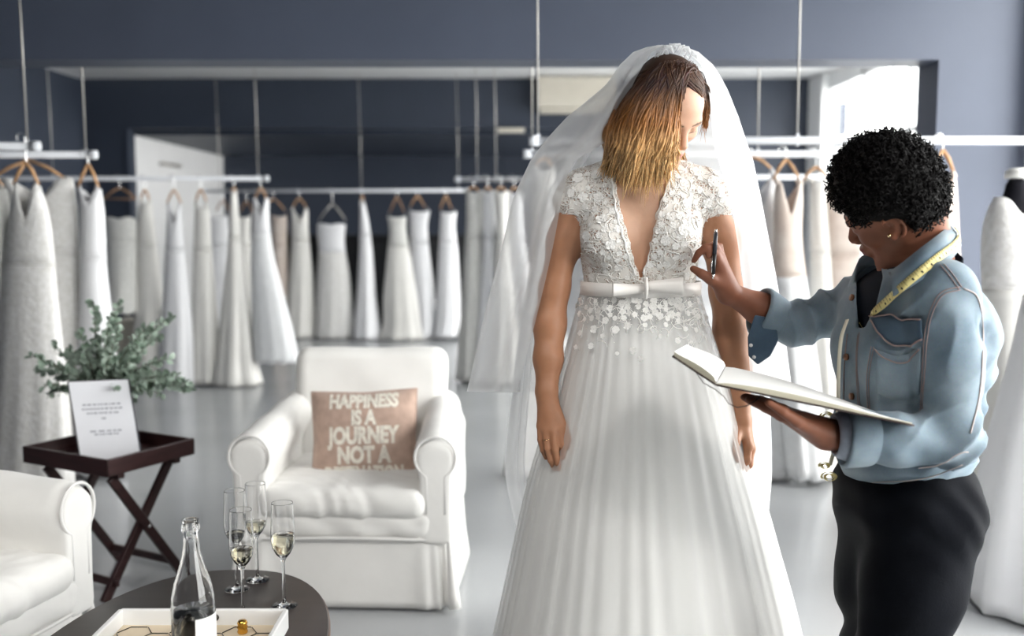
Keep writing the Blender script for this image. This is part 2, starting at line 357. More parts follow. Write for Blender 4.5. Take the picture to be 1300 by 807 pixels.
# ================================================================== signed distance modelling (soft shapes, bodies, cloth)
class SDF:
    def __init__(s, lo, hi, h):
        s.lo = A(*lo); s.h = h
        s.n = np.maximum(4, np.ceil((A(*hi)-s.lo)/h).astype(int)+1)
        s.d = np.full(tuple(s.n), 1.0, np.float32)
        s.ax = [(s.lo[i]+h*np.arange(s.n[i])).astype(np.float32) for i in range(3)]
    def sub(s, lo, hi):
        i0 = np.clip(np.floor((np.asarray(lo)-s.lo)/s.h).astype(int), 0, s.n); i1 = np.clip(np.ceil((np.asarray(hi)-s.lo)/s.h).astype(int)+1, 0, s.n)
        if (i1 <= i0).any(): return None
        sl = tuple(slice(a, b) for a, b in zip(i0, i1))
        X = s.ax[0][sl[0]][:, None, None]; Y = s.ax[1][sl[1]][None, :, None]; Z = s.ax[2][sl[2]][None, None, :]
        return sl, X, Y, Z
    def put(s, sl, e, k, mode):
        d = s.d[sl]
        if mode == 'cut':
            a, b = d, -e
            if k <= 0: s.d[sl] = np.maximum(a, b); return
            h = np.clip(.5 - .5*(b-a)/k, 0, 1); s.d[sl] = b*(1-h) + a*h + k*h*(1-h); return
        if k <= 0: s.d[sl] = np.minimum(d, e); return
        h = np.clip(.5 + .5*(e-d)/k, 0, 1); s.d[sl] = e*(1-h) + d*h - k*h*(1-h)
    def cone(s, a, b, ra, rb, k=.02, mode='add', sq=None):
        a = A(*a); b = A(*b); R = max(ra, rb)+k+3*s.h
        q = s.sub(np.minimum(a, b)-R, np.maximum(a, b)+R)
        if q is None: return s
        sl, X, Y, Z = q; ba = b-a; L = float(ba @ ba)+1e-12
        t = np.clip(((X-a[0])*ba[0]+(Y-a[1])*ba[1]+(Z-a[2])*ba[2])/L, 0, 1)
        dx = X-a[0]-t*ba[0]; dy = Y-a[1]-t*ba[1]; dz = Z-a[2]-t*ba[2]
        e = np.sqrt(dx*dx+dy*dy+dz*dz) - (ra+(rb-ra)*t)
        s.put(sl, e.astype(np.float32), k, mode); return s
    def chain(s, pts, r, k=.02):
        for i in range(len(pts)-1): s.cone(pts[i], pts[i+1], r[i], r[i+1], k)
        return s
    def ell(s, c, r, M=None, k=.02, mode='add'):
        c = A(*c); r = A(*r); R = max(r)+k+3*s.h
        q = s.sub(c-R, c+R)
        if q is None: return s
        sl, X, Y, Z = q; x, y, z = X-c[0], Y-c[1], Z-c[2]
        if M is not None:
            M = np.array(M)
            x, y, z = (M[0, 0]*x+M[1, 0]*y+M[2, 0]*z), (M[0, 1]*x+M[1, 1]*y+M[2, 1]*z), (M[0, 2]*x+M[1, 2]*y+M[2, 2]*z)
        k0 = np.sqrt((x/r[0])**2+(y/r[1])**2+(z/r[2])**2); k1 = np.sqrt((x/r[0]**2)**2+(y/r[1]**2)**2+(z/r[2]**2)**2)+1e-6
        e = k0*(k0-1)/k1
        s.put(sl, e.astype(np.float32), k, mode); return s
    def rbox(s, c, hs, r, M=None, k=.02, mode='add'):
        c = A(*c); hs = A(*hs); R = np.linalg.norm(hs)+k+3*s.h
        q = s.sub(c-R, c+R)
        if q is None: return s
        sl, X, Y, Z = q; x, y, z = X-c[0], Y-c[1], Z-c[2]
        if M is not None:
            M = np.array(M)
            x, y, z = (M[0, 0]*x+M[1, 0]*y+M[2, 0]*z), (M[0, 1]*x+M[1, 1]*y+M[2, 1]*z), (M[0, 2]*x+M[1, 2]*y+M[2, 2]*z)
        qx = np.abs(x)-hs[0]+r; qy = np.abs(y)-hs[1]+r; qz = np.abs(z)-hs[2]+r
        e = np.sqrt(np.maximum(qx, 0)**2+np.maximum(qy, 0)**2+np.maximum(qz, 0)**2)+np.minimum(np.maximum(qx, np.maximum(qy, qz)), 0)-r
        s.put(sl, (e+0*X+0*Y+0*Z).astype(np.float32), k, mode); return s
    def warp(s, fn):
        """fn(X,Y,Z) is added to the field (negative = bulge)"""
        X = s.ax[0][:, None, None]; Y = s.ax[1][None, :, None]; Z = s.ax[2][None, None, :]
        s.d += fn(X, Y, Z).astype(np.float32); return s
    def surf(s):
        d = s.d; nx, ny, nz = d.shape
        ins = d < 0
        c = np.zeros((nx-1, ny-1, nz-1), np.uint8)
        for a in (0, 1):
            for b in (0, 1):
                for e in (0, 1): c += ins[a:nx-1+a, b:ny-1+b, e:nz-1+e]
        act = (c > 0) & (c < 8); I, J, K = np.nonzero(act); N = len(I)
        idx = np.full(act.shape, -1, np.int32); idx[I, J, K] = np.arange(N)
        cor = [(a, b, e) for a in (0, 1) for b in (0, 1) for e in (0, 1)]
        val = np.stack([d[I+a, J+b, K+e] for a, b, e in cor], 1)
        pos = np.zeros((N, 3)); cnt = np.zeros(N)
        for p in range(8):
            for q in range(p+1, 8):
                if sum(abs(x-y) for x, y in zip(cor[p], cor[q])) != 1: continue
                m = (val[:, p] < 0) != (val[:, q] < 0)
                t = np.where(m, val[:, p]/(val[:, p]-val[:, q]+1e-20), 0)
                pp = A(*cor[p])[None]+t[:, None]*(A(*cor[q])-A(*cor[p]))[None]
                pos += pp*m[:, None]; cnt += m
        v = (np.stack([I, J, K], 1)+pos/cnt[:, None])*s.h+s.lo
        F = []
        for ax in range(3):
            sl0 = [slice(None)]*3; sl1 = [slice(None)]*3; sl0[ax] = slice(0, -1); sl1[ax] = slice(1, None)
            a = ins[tuple(sl0)]; b = ins[tuple(sl1)]
            e = np.stack(np.nonzero(a != b), 1)
            o = [i for i in range(3) if i != ax]
            ok = (e[:, o[0]] > 0) & (e[:, o[1]] > 0) & (e[:, o[0]] < s.n[o[0]]-1) & (e[:, o[1]] < s.n[o[1]]-1)
            e = e[ok]; fl = a[tuple(e.T)]
            def cell(d0, d1):
                q = e.copy(); q[:, o[0]] += d0; q[:, o[1]] += d1; return idx[tuple(q.T)]
            q = np.stack([cell(-1, -1), cell(0, -1), cell(0, 0), cell(-1, 0)], 1)
            if ax == 1: fl = ~fl
            q[~fl] = q[~fl][:, ::-1]
            F.append(q)
        return v, np.concatenate(F)
    def mesh(s, name, matl=None):
        v, f = s.surf()
        return quads_mesh(name, v, f, matl)

def quads_mesh(name, v, f, matl=None):
    me = bpy.data.meshes.new(name)
    me.vertices.add(len(v)); me.vertices.foreach_set('co', np.asarray(v, np.float32).ravel())
    n = len(f); me.loops.add(n*4); me.loops.foreach_set('vertex_index', np.asarray(f, np.int32).ravel())
    me.polygons.add(n); me.polygons.foreach_set('loop_start', np.arange(0, n*4, 4, dtype=np.int32)); me.polygons.foreach_set('loop_total', np.full(n, 4, np.int32))
    me.polygons.foreach_set('use_smooth', np.ones(n, bool))
    me.update(calc_edges=True); me.validate()
    if matl: me.materials.append(matl)
    return me

def vcolor(me, cols, name='col'):
    a = me.color_attributes.new(name, 'FLOAT_COLOR', 'POINT')
    c = np.ones((len(cols), 4), np.float32); c[:, :3] = cols; a.data.foreach_set('color', c.ravel())

def rot(ax, a): return np.array(Matrix.Rotation(a, 3, ax))
def smooth01(x): x = np.clip(x, 0, 1); return x*x*(3-2*x)

def text_geo(txt, size, bold=.012, space=1.0, sx=1.0, depth=0.0):
    """flat lettering as vertices and triangles, centred on the origin in x-y"""
    c = bpy.data.curves.new('lettering', 'FONT'); c.body = txt; c.size = size; c.offset = bold*size; c.align_x = 'CENTER'; c.align_y = 'CENTER'
    c.space_character = space; c.resolution_u = 3; c.extrude = depth
    o = bpy.data.objects.new('lettering', c); COL.objects.link(o)
    dg = bpy.context.evaluated_depsgraph_get(); me = bpy.data.meshes.new_from_object(o.evaluated_get(dg))
    v = np.array([tuple(x.co) for x in me.vertices]).reshape(-1, 3); f = [tuple(p.vertices) for p in me.polygons]
    bpy.data.objects.remove(o); bpy.data.curves.remove(c); bpy.data.meshes.remove(me)
    if len(v): v[:, 0] *= sx
    return v, f

# ================================================================== armchairs in white slipcovers
M['slip'] = mat('white_slipcover_cotton', (.80, .79, .765), .85, var=.03, scale=6, bump=.35, bscale=14, sheen=.2, bdist=.004)
M['piping'] = mat('white_piping', (.74, .73, .71), .85)
def make_armchair(label):
    t = thing('armchair', label, 'armchair', group='white slipcovered armchairs')
    W, D = .84, .76
    # skirt with corner pleats
    rings = []; n = 160
    def outline(hw, hd, r, amp, z, seed):
        out = []
        for i in range(n):
            a = 2*PI*i/n; ca, sa = math.cos(a), math.sin(a); e = .18
            x = hw*math.copysign(abs(ca)**e, ca); y = hd*math.copysign(abs(sa)**e, sa)
            rp = amp*(math.sin(a*9+seed)+.6*math.sin(a*17+1+seed)+.4*math.sin(a*31))
            l = math.hypot(x, y); out.append((x*(1+rp/l), y*(1+rp/l), z))
        return out
    for z, hw, hd, amp in ((.37, .385, .35, .001), (.34, .392, .357, .002), (.25, .398, .362, .003), (.13, .404, .368, .006), (.04, .412, .375, .010), (.015, .414, .377, .011)):
        rings.append(outline(hw, hd, .06, amp, z, 0))
    g = G(); g.grid(rings, True, True); sk = obj('slipcover_skirt', g, M['slip'], t, world_coords=False)
    for sx in (-1, 1):
        g = G(); zz = np.linspace(.34, .02, 7)
        g.tube([(sx*(.385+.03*(.34-z)/.32), -.352-.025*(.34-z)/.32, z) for z in zz], np.linspace(.006, .024, 7), 8); obj('corner_pleat', g, M['slip'], sk, world_coords=False)
    # seat front band
    s = SDF((-.45, -.45, .20), (.45, .42, .46), .009)
    s.rbox((0, -.02, .318), (.345, .355, .062), .05, k=0)
    s.warp(lambda X, Y, Z: .004*np.sin(X*31+Z*20)*np.sin(Z*33+1+X*5)+0*Y)
    obj('seat_band', s.mesh('seat_band', M['slip']), None, t, world_coords=False)
    g = G(); g.tube([(x, -.378+.02*(x/.34)**4, .262+.012*math.cos(x*4)) for x in np.linspace(-.34, .34, 20)], .006, 6); obj('piping', g, M['piping'], t, world_coords=False)
    # seat cushion, crumpled
    s = SDF((-.42, -.48, .29), (.42, .36, .54), .008)
    s.rbox((0, -.075, .393), (.315, .32, .058), .055, k=0)
    s.ell((0, -.1, .408), (.27, .25, .05), k=.05)
    s.warp(lambda X, Y, Z: .0035*np.sin(X*23+3*np.sin(Y*11))*np.sin(Y*19+2*np.sin(X*9)+Z*25)+.0025*np.sin(X*57+Y*41+4*np.sin(X*13)+Z*20)*np.sin(Y*50+X*20))
    cu = obj('seat_cushion', s.mesh('seat_cushion', M['slip']), None, t, world_coords=False)
    # back: tall, slightly leaning, round shoulders
    s = SDF((-.45, .05, .2), (.45, .52, .95), .009)
    s.rbox((0, .30, .53), (.325, .085, .345), .055, M=rot('X', -.13), k=0)
    s.warp(lambda X, Y, Z: .004*np.sin(X*15+Z*9)*np.sin(Z*13+2+X*4)+0*Y)
    obj('backrest', s.mesh('backrest', M['slip']), None, t, world_coords=False)
    g = G()
    g.tube([(-.31, .30, .5), (-.315, .335, .75), (-.300, .345, .838), (-.26, .35, .858), (0, .352, .866), (.26, .35, .858), (.300, .345, .838), (.315, .335, .75), (.31, .30, .5)], .005, 6)
    obj('piping', g, M['piping'], t, world_coords=False)
    for sx in (-1, 1):
        s = SDF((-.56 if sx < 0 else .2, -.50, .2), (-.2 if sx < 0 else .56, .42, .76), .009)
        s.cone((sx*.345, -.30, .565), (sx*.315, .30, .625), .082, .07, k=.0)
        s.rbox((sx*.345, -.045, .42), (.060, .345, .17), .03, k=.05)
        s.warp(lambda X, Y, Z: .003*np.sin(Y*25+Z*12)*np.sin(Z*17+2)+0*X)
        # flat front face of the roll
        s.rbox((sx*.345, -.47, .5), (.2, .1, .4), .01, k=.008, mode='cut')
        ar = obj('armrest', s.mesh('armrest', M['slip']), None, t, world_coords=False)
        g = G(); ang = np.linspace(-.35*PI, 1.35*PI, 24)
        pts = [(sx*.345+math.cos(a)*.076, -.366, .565+math.sin(a)*.076) for a in ang]
        pts = [(pts[0][0], -.366, .36)] + pts + [(pts[-1][0], -.366, .36)]
        g.tube(pts, .0055, 6, up=(0, 1, 0)); obj('piping', g, M['piping'], ar, world_coords=False)
    for sx in (-1, 1):
        for sy in (-1, 1):
            g = G(); g.tube([(sx*.33, sy*.29, 0), (sx*.33, sy*.29, .12)], .025, 8); obj('foot', g, M['dark'], t, world_coords=False)
    return t
ach = make_armchair('white slipcovered armchair holding the pink brown text cushion')
ach.scale = (.965, .98, 1); ach.location = (-.595, 3.83, 0); ach.rotation_euler = (0, 0, math.radians(-1.5))
a2 = dup(ach, (-1.695, 2.60, 0), math.radians(76), 'white slipcovered armchair cut off at the lower left corner')

# ------------------------------------------------------------------ cushion with lettering
M['cushion'] = mat('dusty_pink_linen', (.43, .305, .245), .9, var=.12, scale=30, bump=.3, bscale=300, sheen=.3)
M['cushtext'] = mat('cream_print', (.70, .66, .58), .9, var=.15, scale=60)
CW, CH = .205, .185
def cush(u, v, side=1):
    x = u*CW*(1-.055*(1-abs(v))*abs(u)**2.5) ; y = v*CH*(1-.06*(1-abs(u))*abs(v)**2.5)
    z = .062*((1-abs(u)**3)*(1-abs(v)**3))**.55 + .0035*np.sin(u*7+v*4)*(1-abs(u))*(1-abs(v))
    return x, y, z*side
cpos = P(463, 556, 3.77); 
CM = Matrix.Translation(cpos) @ Matrix.Rotation(math.radians(-2.0), 4, 'Y') @ Matrix.Rotation(math.radians(90-15), 4, 'X')
ct_ = thing('cushion', 'dusty pink cushion with cream capital letters on the armchair', 'cushion', tuple(cpos))
def tocush(v): return [tuple(CM @ Vector(p)) for p in v]
g = G()
for side in (1, -1):
    us = np.linspace(-1, 1, 29)
    a = np.array([[cush(u, v, side) for u in us] for v in us])
    v = tocush(a.reshape(-1, 3)); arr = np.array(v).reshape(29, 29, 3)
    if side < 0: arr = arr[:, ::-1]
    g.grid(arr)
obj('cover', g, M['cushion'], ct_)
for ln, (txt, vy, sz, sx) in enumerate((('HAPPINESS', .76, .078, .70), ('IS A', .40, .078, .72), ('JOURNEY', .03, .086, .72), ('NOT A', -.37, .086, .74), ('DESTINATION', -.76, .078, .60))):
    tv, tf = text_geo(txt, sz, bold=.055, space=1.0, sx=sx)
    import bmesh
    bm = bmesh.new(); vs = [bm.verts.new(p) for p in tv]
    for q in tf:
        try: bm.faces.new([vs[i] for i in q])
        except ValueError: pass
    bmesh.ops.triangulate(bm, faces=bm.faces[:])
    for _ in range(3):
        es = [e for e in bm.edges if e.calc_length() > .008]
        if es: bmesh.ops.subdivide_edges(bm, edges=es, cuts=1); bmesh.ops.triangulate(bm, faces=[f for f in bm.faces if len(f.verts) > 3])
    out = []
    bm.verts.index_update()
    for vtx in bm.verts:
        u = (vtx.co.x+.004)/CW; v = (vtx.co.y + vy*CH + .006*u*0)/CH
        x, y, z = cush(max(-.99, min(.99, u)), max(-.99, min(.99, v))); out.append((x, y, z+.0012))
    g = G(); g.add(tocush(out), [tuple(v.index for v in f.verts) for f in bm.faces]); bm.free()
    obj('lettering', g, M['cushtext'], ct_, label='cream capital letters reading ' + txt)
g = G()
edge = [cush(u, -1) for u in np.linspace(-1, 1, 20)]+[cush(1, v) for v in np.linspace(-1, 1, 20)]+[cush(u, 1) for u in np.linspace(1, -1, 20)]+[cush(-1, v) for v in np.linspace(1, -1, 20)]
g.tube(tocush(edge), .003, 6); obj('seam', g, M['cushion'], ct_)

# ------------------------------------------------------------------ oval coffee table
M['darkwood'] = mat('dark_wenge_veneer', (.030, .021, .018), .38, var=.25, scale=4, stretch=(1, 12, 1), bump=.05, bscale=60)
M['lit_edgewood'] = mat('lit_brown_table_edge', (.16, .105, .08), .45, var=.15, scale=5)  # edge coloured lighter than the top to stand for light on it
TX, TY, TZ, TA, TB = -.745, 2.00, .45, .335, .655
tb = thing('coffee_table', 'oval dark brown coffee table in front of the armchairs', 'coffee table', (TX, TY, 0))
def oval(a, b, n=72, e=2.35):
    return [(math.copysign(abs(math.cos(t))**(2/e), math.cos(t))*a, math.copysign(abs(math.sin(t))**(2/e), math.sin(t))*b) for t in np.arange(n)*2*PI/n]
g = G(); g.grid([[(TX+x, TY+y, z) for x, y in oval(TA+o, TB+o)] for z, o in ((TZ-.004, -.004), (TZ, -.007))], True, True); obj('table_top', g, M['darkwood'], tb)
g = G(); g.grid([[(TX+x, TY+y, z) for x, y in oval(TA+o, TB+o)] for z, o in ((TZ-.042, -.01), (TZ-.036, 0), (TZ-.009, 0), (TZ-.0045, -.003))], True, True); obj('table_edge', g, M['lit_edgewood'], tb)
for sx in (-1, 1):
    for sy in (-1, 1):
        g = G(); g.tube([(TX+sx*.21, TY+sy*.42, 0), (TX+sx*.20, TY+sy*.40, TZ-.04)], [.018, .026], 10); obj('leg', g, M['darkwood'], tb)
g = G(); g.grid([[(TX+x, TY+y, z) for x, y in oval(TA*.75, TB*.75)] for z in (TZ-.09, TZ-.042)], True, True); obj('apron', g, M['darkwood'], tb)

# ------------------------------------------------------------------ white serving tray
c0 = PZ(365, 769, TZ+.05); c1 = PZ(150, 776, TZ+.05)
tx0, tx1, ty1 = c1.x, c0.x, (c0.y+c1.y)/2; ty0 = ty1-.56
M['tray'] = mat('white_lacquer', (.80, .80, .79), .35, var=.02)
M['traybase'] = mat('cream_tray_base', (.62, .52, .38), .5, var=.1, scale=10)
M['inlay'] = mat('dark_inlay', (.03, .025, .02), .4)
tr = thing('serving_tray', 'white rectangular serving tray with cream patterned base on coffee table', 'tray', ((tx0+tx1)/2, (ty0+ty1)/2, TZ))
g = G(); g.box(((tx0+tx1)/2, (ty0+ty1)/2, TZ+.008), (tx1-tx0-.01, ty1-ty0-.01, .010)); obj('base', g, M['traybase'], tr, smooth=False)
for nm, c, d in (('side', ((tx0+tx1)/2, ty1, TZ+.026), (tx1-tx0, .012, .048)), ('side', ((tx0+tx1)/2, ty0, TZ+.026), (tx1-tx0, .012, .048)),
                 ('side', (tx0, (ty0+ty1)/2, TZ+.026), (.012, ty1-ty0, .048)), ('side', (tx1, (ty0+ty1)/2, TZ+.026), (.012, ty1-ty0, .048))):
    g = G(); g.box(c, d); obj(nm, g, M['tray'], tr, smooth=False, bevel=.003)
hexes = []
for i in range(7):
    for j in range(8):
        hx = tx0+.03+i*.06; hy = ty1-.02-j*.07-(i % 2)*.035
        hexes.append((hx, hy))
for hx, hy in hexes:
    for k in range(3):
        a = PI/6+k*2*PI/3+(PI/2)
        p = A(hx, hy, TZ+.0145); q = p+A(math.cos(a), math.sin(a), 0)*.038
        if tx0+.01 < q[0] < tx1-.01 and ty0+.01 < q[1] < ty1-.01 and tx0+.01 < hx < tx1-.01 and hy < ty1-.008:
            g = G(); g.tube([p, q], .0012, 4); obj('inlay_line', g, M['inlay'], tr)
g = G(); g.tube([((tx0+tx1)/2+.03, ty1-.0065, TZ+.032), ((tx0+tx1)/2+.03, ty1-.009, TZ+.032)], .008, 12); obj('handle_hole', g, M['inlay'], tr)
M['gold'] = mat('gold_foil', (.75, .42, .08), .25, metal=1, var=.2, scale=60)
q = PZ(308, 803, TZ+.014)
g = G(); g.lathe([(.0, 0), (.010, 0), (.012, .004), (.010, .010), (.0125, .014), (.010, .020), (.012, .024), (.009, .030), (0, .031)], 16, (q.x, q.y, TZ+.0135))
obj('bottle_stopper', g, M['gold'], None, label='small gold bottle stopper standing in the white tray', cat='stopper')

# ------------------------------------------------------------------ glassware
def glass_mat(name, tint):
    m = mat(name, tint, .0, trans=1.0, ior=1.45, spec=.5); return m
M['glass'] = glass_mat('clear_glass', (1, 1, 1)); M['wine'] = glass_mat('pale_sparkling_wine', (.97, .93, .74)); M['wine'].node_tree.nodes['Principled BSDF'].inputs['IOR'].default_value = 1.33
M['water'] = glass_mat('clear_bottle_liquid', (.97, .96, .88)); M['water'].node_tree.nodes['Principled BSDF'].inputs['IOR'].default_value = 1.33
def make_flute(label, level):
    t = thing('champagne_flute', label, 'glass', group='champagne flutes on the coffee table')
    g = G(); H = .262
    outer = [(0, 0), (.0295, 0), (.031, .0002), (.032, .0012), (.031, .0022), (.028, .003), (.010, .006), (.0045, .012), (.0038, .03), (.0036, .08), (.0042, .112), (.008, .122), (.018, .134), (.026, .150), (.0295, .170), (.0295, .19), (.0275, .23), (.0263, H-.002), (.0262, H-.0005), (.0259, H)]
    inner = [(.0255, H), (.0252, H-.0005), (.0253, H-.002), (.0265, .23), (.0285, .19), (.0285, .17), (.025, .151), (.017, .136), (.008, .127), (0, .1255)]
    g.lathe(outer+inner, 36); obj('glass_body', g, M['glass'], t, world_coords=False)
    z1 = level; g = G()
    pr = [(0, .1258), (.0078, .1273), (.0168, .1363), (.0248, .1513)]
    if z1 > .17: pr += [(.0283, .17)]
    pr += [(.0284 if z1 > .17 else .0262, z1), (0, z1)]
    g.lathe(pr, 36); obj('wine', g, M['wine'], t, world_coords=False)
    return t
fl = [((301, 748), .150, 'leftmost champagne flute, nearly empty, on the coffee table'), ((327, 736), .158, 'rearmost champagne flute on the coffee table, before the armchair arm'),
      ((361, 769), .182, 'rightmost champagne flute, the fullest, on the coffee table'), ((309, 781), .166, 'champagne flute standing close behind the white tray rim')]
for (px, py), lv, lb in fl:
    q = PZ(px, py, TZ); f = make_flute(lb, lv); f.location = (q.x, q.y, TZ+.0005)
q = P(243, 700, 1.97)
bt = thing('wine_bottle', 'clear glass bottle half full standing in the white tray', 'bottle', (q.x, 1.97, TZ+.0135))
H = .335
outer = [(0, 0), (.040, 0), (.0435, .004), (.044, .02), (.044, .15), (.0425, .175), (.036, .205), (.026, .235), (.0185, .265), (.0155, .29), (.0148, .308), (.0185, .312), (.0185, .322), (.0165, .325), (.0165, H-.002), (.0162, H)]
inner = [(.0110, H), (.0106, H-.002), (.0112, .30), (.015, .265), (.023, .235), (.033, .205), (.0395, .175), (.041, .15), (.041, .012), (.035, .006), (0, .006)]
g = G(); g.lathe(outer+inner, 48); obj('glass_body', g, M['glass'], bt, world_coords=False)
g = G(); g.lathe([(0, .0062), (.035, .0064), (.0408, .0125), (.0408, .147), (0, .147)], 48); obj('liquid', g, M['water'], bt, world_coords=False)
M['label'] = mat('white_paper_label', (.82, .81, .79), .6, var=.03)
g = G(); ang = np.linspace(math.radians(-68), math.radians(150), 24)
g.grid([[(.0446*math.cos(a), .0446*math.sin(a), z) for a in ang] for z in (.03, .14)]); obj('paper_label', g, M['label'], bt, world_coords=False)

# ------------------------------------------------------------------ folding butler table, card, eucalyptus
M['mahog'] = mat('dark_mahogany', (.030, .012, .012), .35, var=.3, scale=4, stretch=(2, 2, 14), bump=.05, bscale=50)
M['mahog_red'] = M['mahog']
zt = .55
cF = np.array(PZ(135, 584, zt)); cL = np.array(PZ(28, 566, zt)); cR = np.array(PZ(235, 553, zt))
uL = (cL-cF); uR = (cR-cF); sL = np.linalg.norm(uL); sR = np.linalg.norm(uR); sR *= .96; uL /= sL; uR = uR-uL*(uR@uL); uR /= np.linalg.norm(uR)
zz = A(0, 0, 1); Mx = np.stack([uL, uR, zz], 1)
cen = cF+uL*sL/2+uR*sR/2
bt2 = thing('tray_table', 'dark mahogany folding tray table with crossed legs left of the armchair', 'side table', (cen[0], cen[1], 0))
def bx(name, l, r, z, d, parent=bt2, m='mahog', bev=.003):
    g = G(); p = cF+uL*l+uR*r; g.box((p[0], p[1], z), d, Mx); return obj(name, g, M[m], parent, smooth=False, bevel=bev)
bx('tray_base', sL/2, sR/2, zt-.055, (sL-.01, sR-.01, .012))
bx('tray_side', .007, sR/2, zt-.032, (.014, sR, .064)); bx('tray_side', sL-.007, sR/2, zt-.032, (.014, sR, .064))
bx('tray_side', sL/2, .007, zt-.032, (sL, .014, .064)); bx('tray_side', sL/2, sR-.007, zt-.032, (sL, .014, .064))
bx('bearer', sL/2, .075, zt-.075, (sL-.03, .03, .022)); bx('bearer', sL/2, sR-.075, zt-.075, (sL-.03, .03, .022))
def bar(name, a, b, w, d, side):
    a = A(*a); b = A(*b); u = (b-a); L = np.linalg.norm(u); u /= L
    n = side; w2 = np.cross(n, u); g = G(); g.box((a+b)/2, (w, d, L), np.stack([w2, n, u], 1)); return obj(name, g, M['mahog'], bt2, smooth=False, bevel=.003)
for l in (.055, sL-.055):
    for off, (r0, r1) in ((-.0, (.06, sR-.03)), (.024, (sR-.06, .03))):
        a = cF+uL*(l+off)+uR*r0; a[2] = zt-.085; b = cF+uL*(l+off)+uR*r1; b[2] = .0
        lg = bar('leg', a, b, .036, .02, uL)
    p = cF+uL*(l-.012)+uR*(sR/2+.012); p[2] = (zt-.085)/2+.01
    g = G(); g.tube([p, p+uL*.004], .006, 10); obj('pivot_bolt', g, M['chrome'], bt2)
for r, z in ((.07, .065), (sR-.07, .065)):
    a = cF+uL*.05+uR*r; b = cF+uL*(sL-.03)+uR*r; a[2] = b[2] = z
    bar('stretcher', a, b, .016, .03, zz)

M['card'] = mat('white_card', (.80, .81, .85), .6, var=.02)
M['cardedge'] = mat('dark_card_edge', (.05, .05, .06), .5)
M['print'] = mat('grey_print', (.35, .36, .40), .8)
bl = P(103, 582, 3.68); br = P(178, 572, 3.74)
cdw = np.array(br-bl); cdw[2] = 0; cw = np.linalg.norm(cdw); cdw /= cw
cn = np.cross(cdw, zz); back = -cn if cn[1] < 0 else cn
tilt = .16; upv = zz*math.cos(tilt)+back*math.sin(tilt); upv = upv - cdw*.13; upv /= np.linalg.norm(upv)
nrm = np.cross(cdw, upv)
if nrm[1] > 0: nrm = -nrm
zb = zt-.048; base = A(bl.x, bl.y, zb); chh = .30
cd = thing('sign_card', 'white printed card leaning in the mahogany tray before the eucalyptus', 'card', tuple(base+cdw*cw/2))
Mc = np.stack([cdw, -nrm, upv], 1)
g = G(); g.box(base+cdw*cw/2+upv*chh/2, (cw, .010, chh), Mc); obj('board', g, M['card'], cd, smooth=False, bevel=.001)
g = G(); g.box(base+cdw*cw/2+upv*chh/2-nrm*.008, (cw+.012, .006, chh+.006), Mc); obj('dark_backing', g, M['cardedge'], cd, smooth=False)
rows = [(.70, .66, 9), (.645, .70, 11), (.59, .56, 8), (.52, .1, 1), (.36, .56, 5), (.32, .42, 7)]
for v, wd, n in rows:
    g = G(); xs = -wd/2
    ws = RNG.uniform(.5, 1.5, n); ws = ws/ws.sum()*wd
    for w in ws:
        c = base+cdw*cw*(.5+xs+w*.42)+upv*chh*v+nrm*.0056
        g.box(c, (cw*w*.72, .0006, .006), Mc); xs += w
    obj('print_line', g, M['print'], cd, smooth=False)
# vase and eucalyptus
vz = zt-.049; vp = P(128, 560, 3.90)
ev = thing('eucalyptus_vase', 'silver green eucalyptus branches in a dark vase behind the white card', 'plant', (vp.x, 3.90, vz))
M['vase'] = mat('dark_glazed_ceramic', (.02, .02, .022), .25, var=.1)
g = G(); g.lathe([(0, 0), (.045, 0), (.055, .02), (.06, .09), (.05, .16), (.036, .2), (.042, .225), (.038, .225), (.032, .2), (0, .19)], 28, (vp.x, 3.90, vz)); obj('vase', g, M['vase'], ev)
M['euca'] = mat('eucalyptus_leaf', (.17, .25, .18), .6, col2=(.42, .50, .43), scale=25, sheen=.2)
M['euca_stem'] = mat('eucalyptus_stem', (.13, .11, .07), .7, var=.2)
tips = [(152, 384), (118, 386), (140, 400), (100, 420), (40, 452), (45, 470), (70, 440), (62, 500), (90, 445), (216, 402), (205, 425), (190, 412), (226, 478), (243, 492), (205, 500), (175, 440), (215, 455), (130, 430), (160, 470), (112, 470), (185, 485), (75, 470), (150, 420), (196, 470), (105, 448), (165, 445), (238, 486), (55, 490), (145, 495), (170, 505)]
lfv, lff = [], []
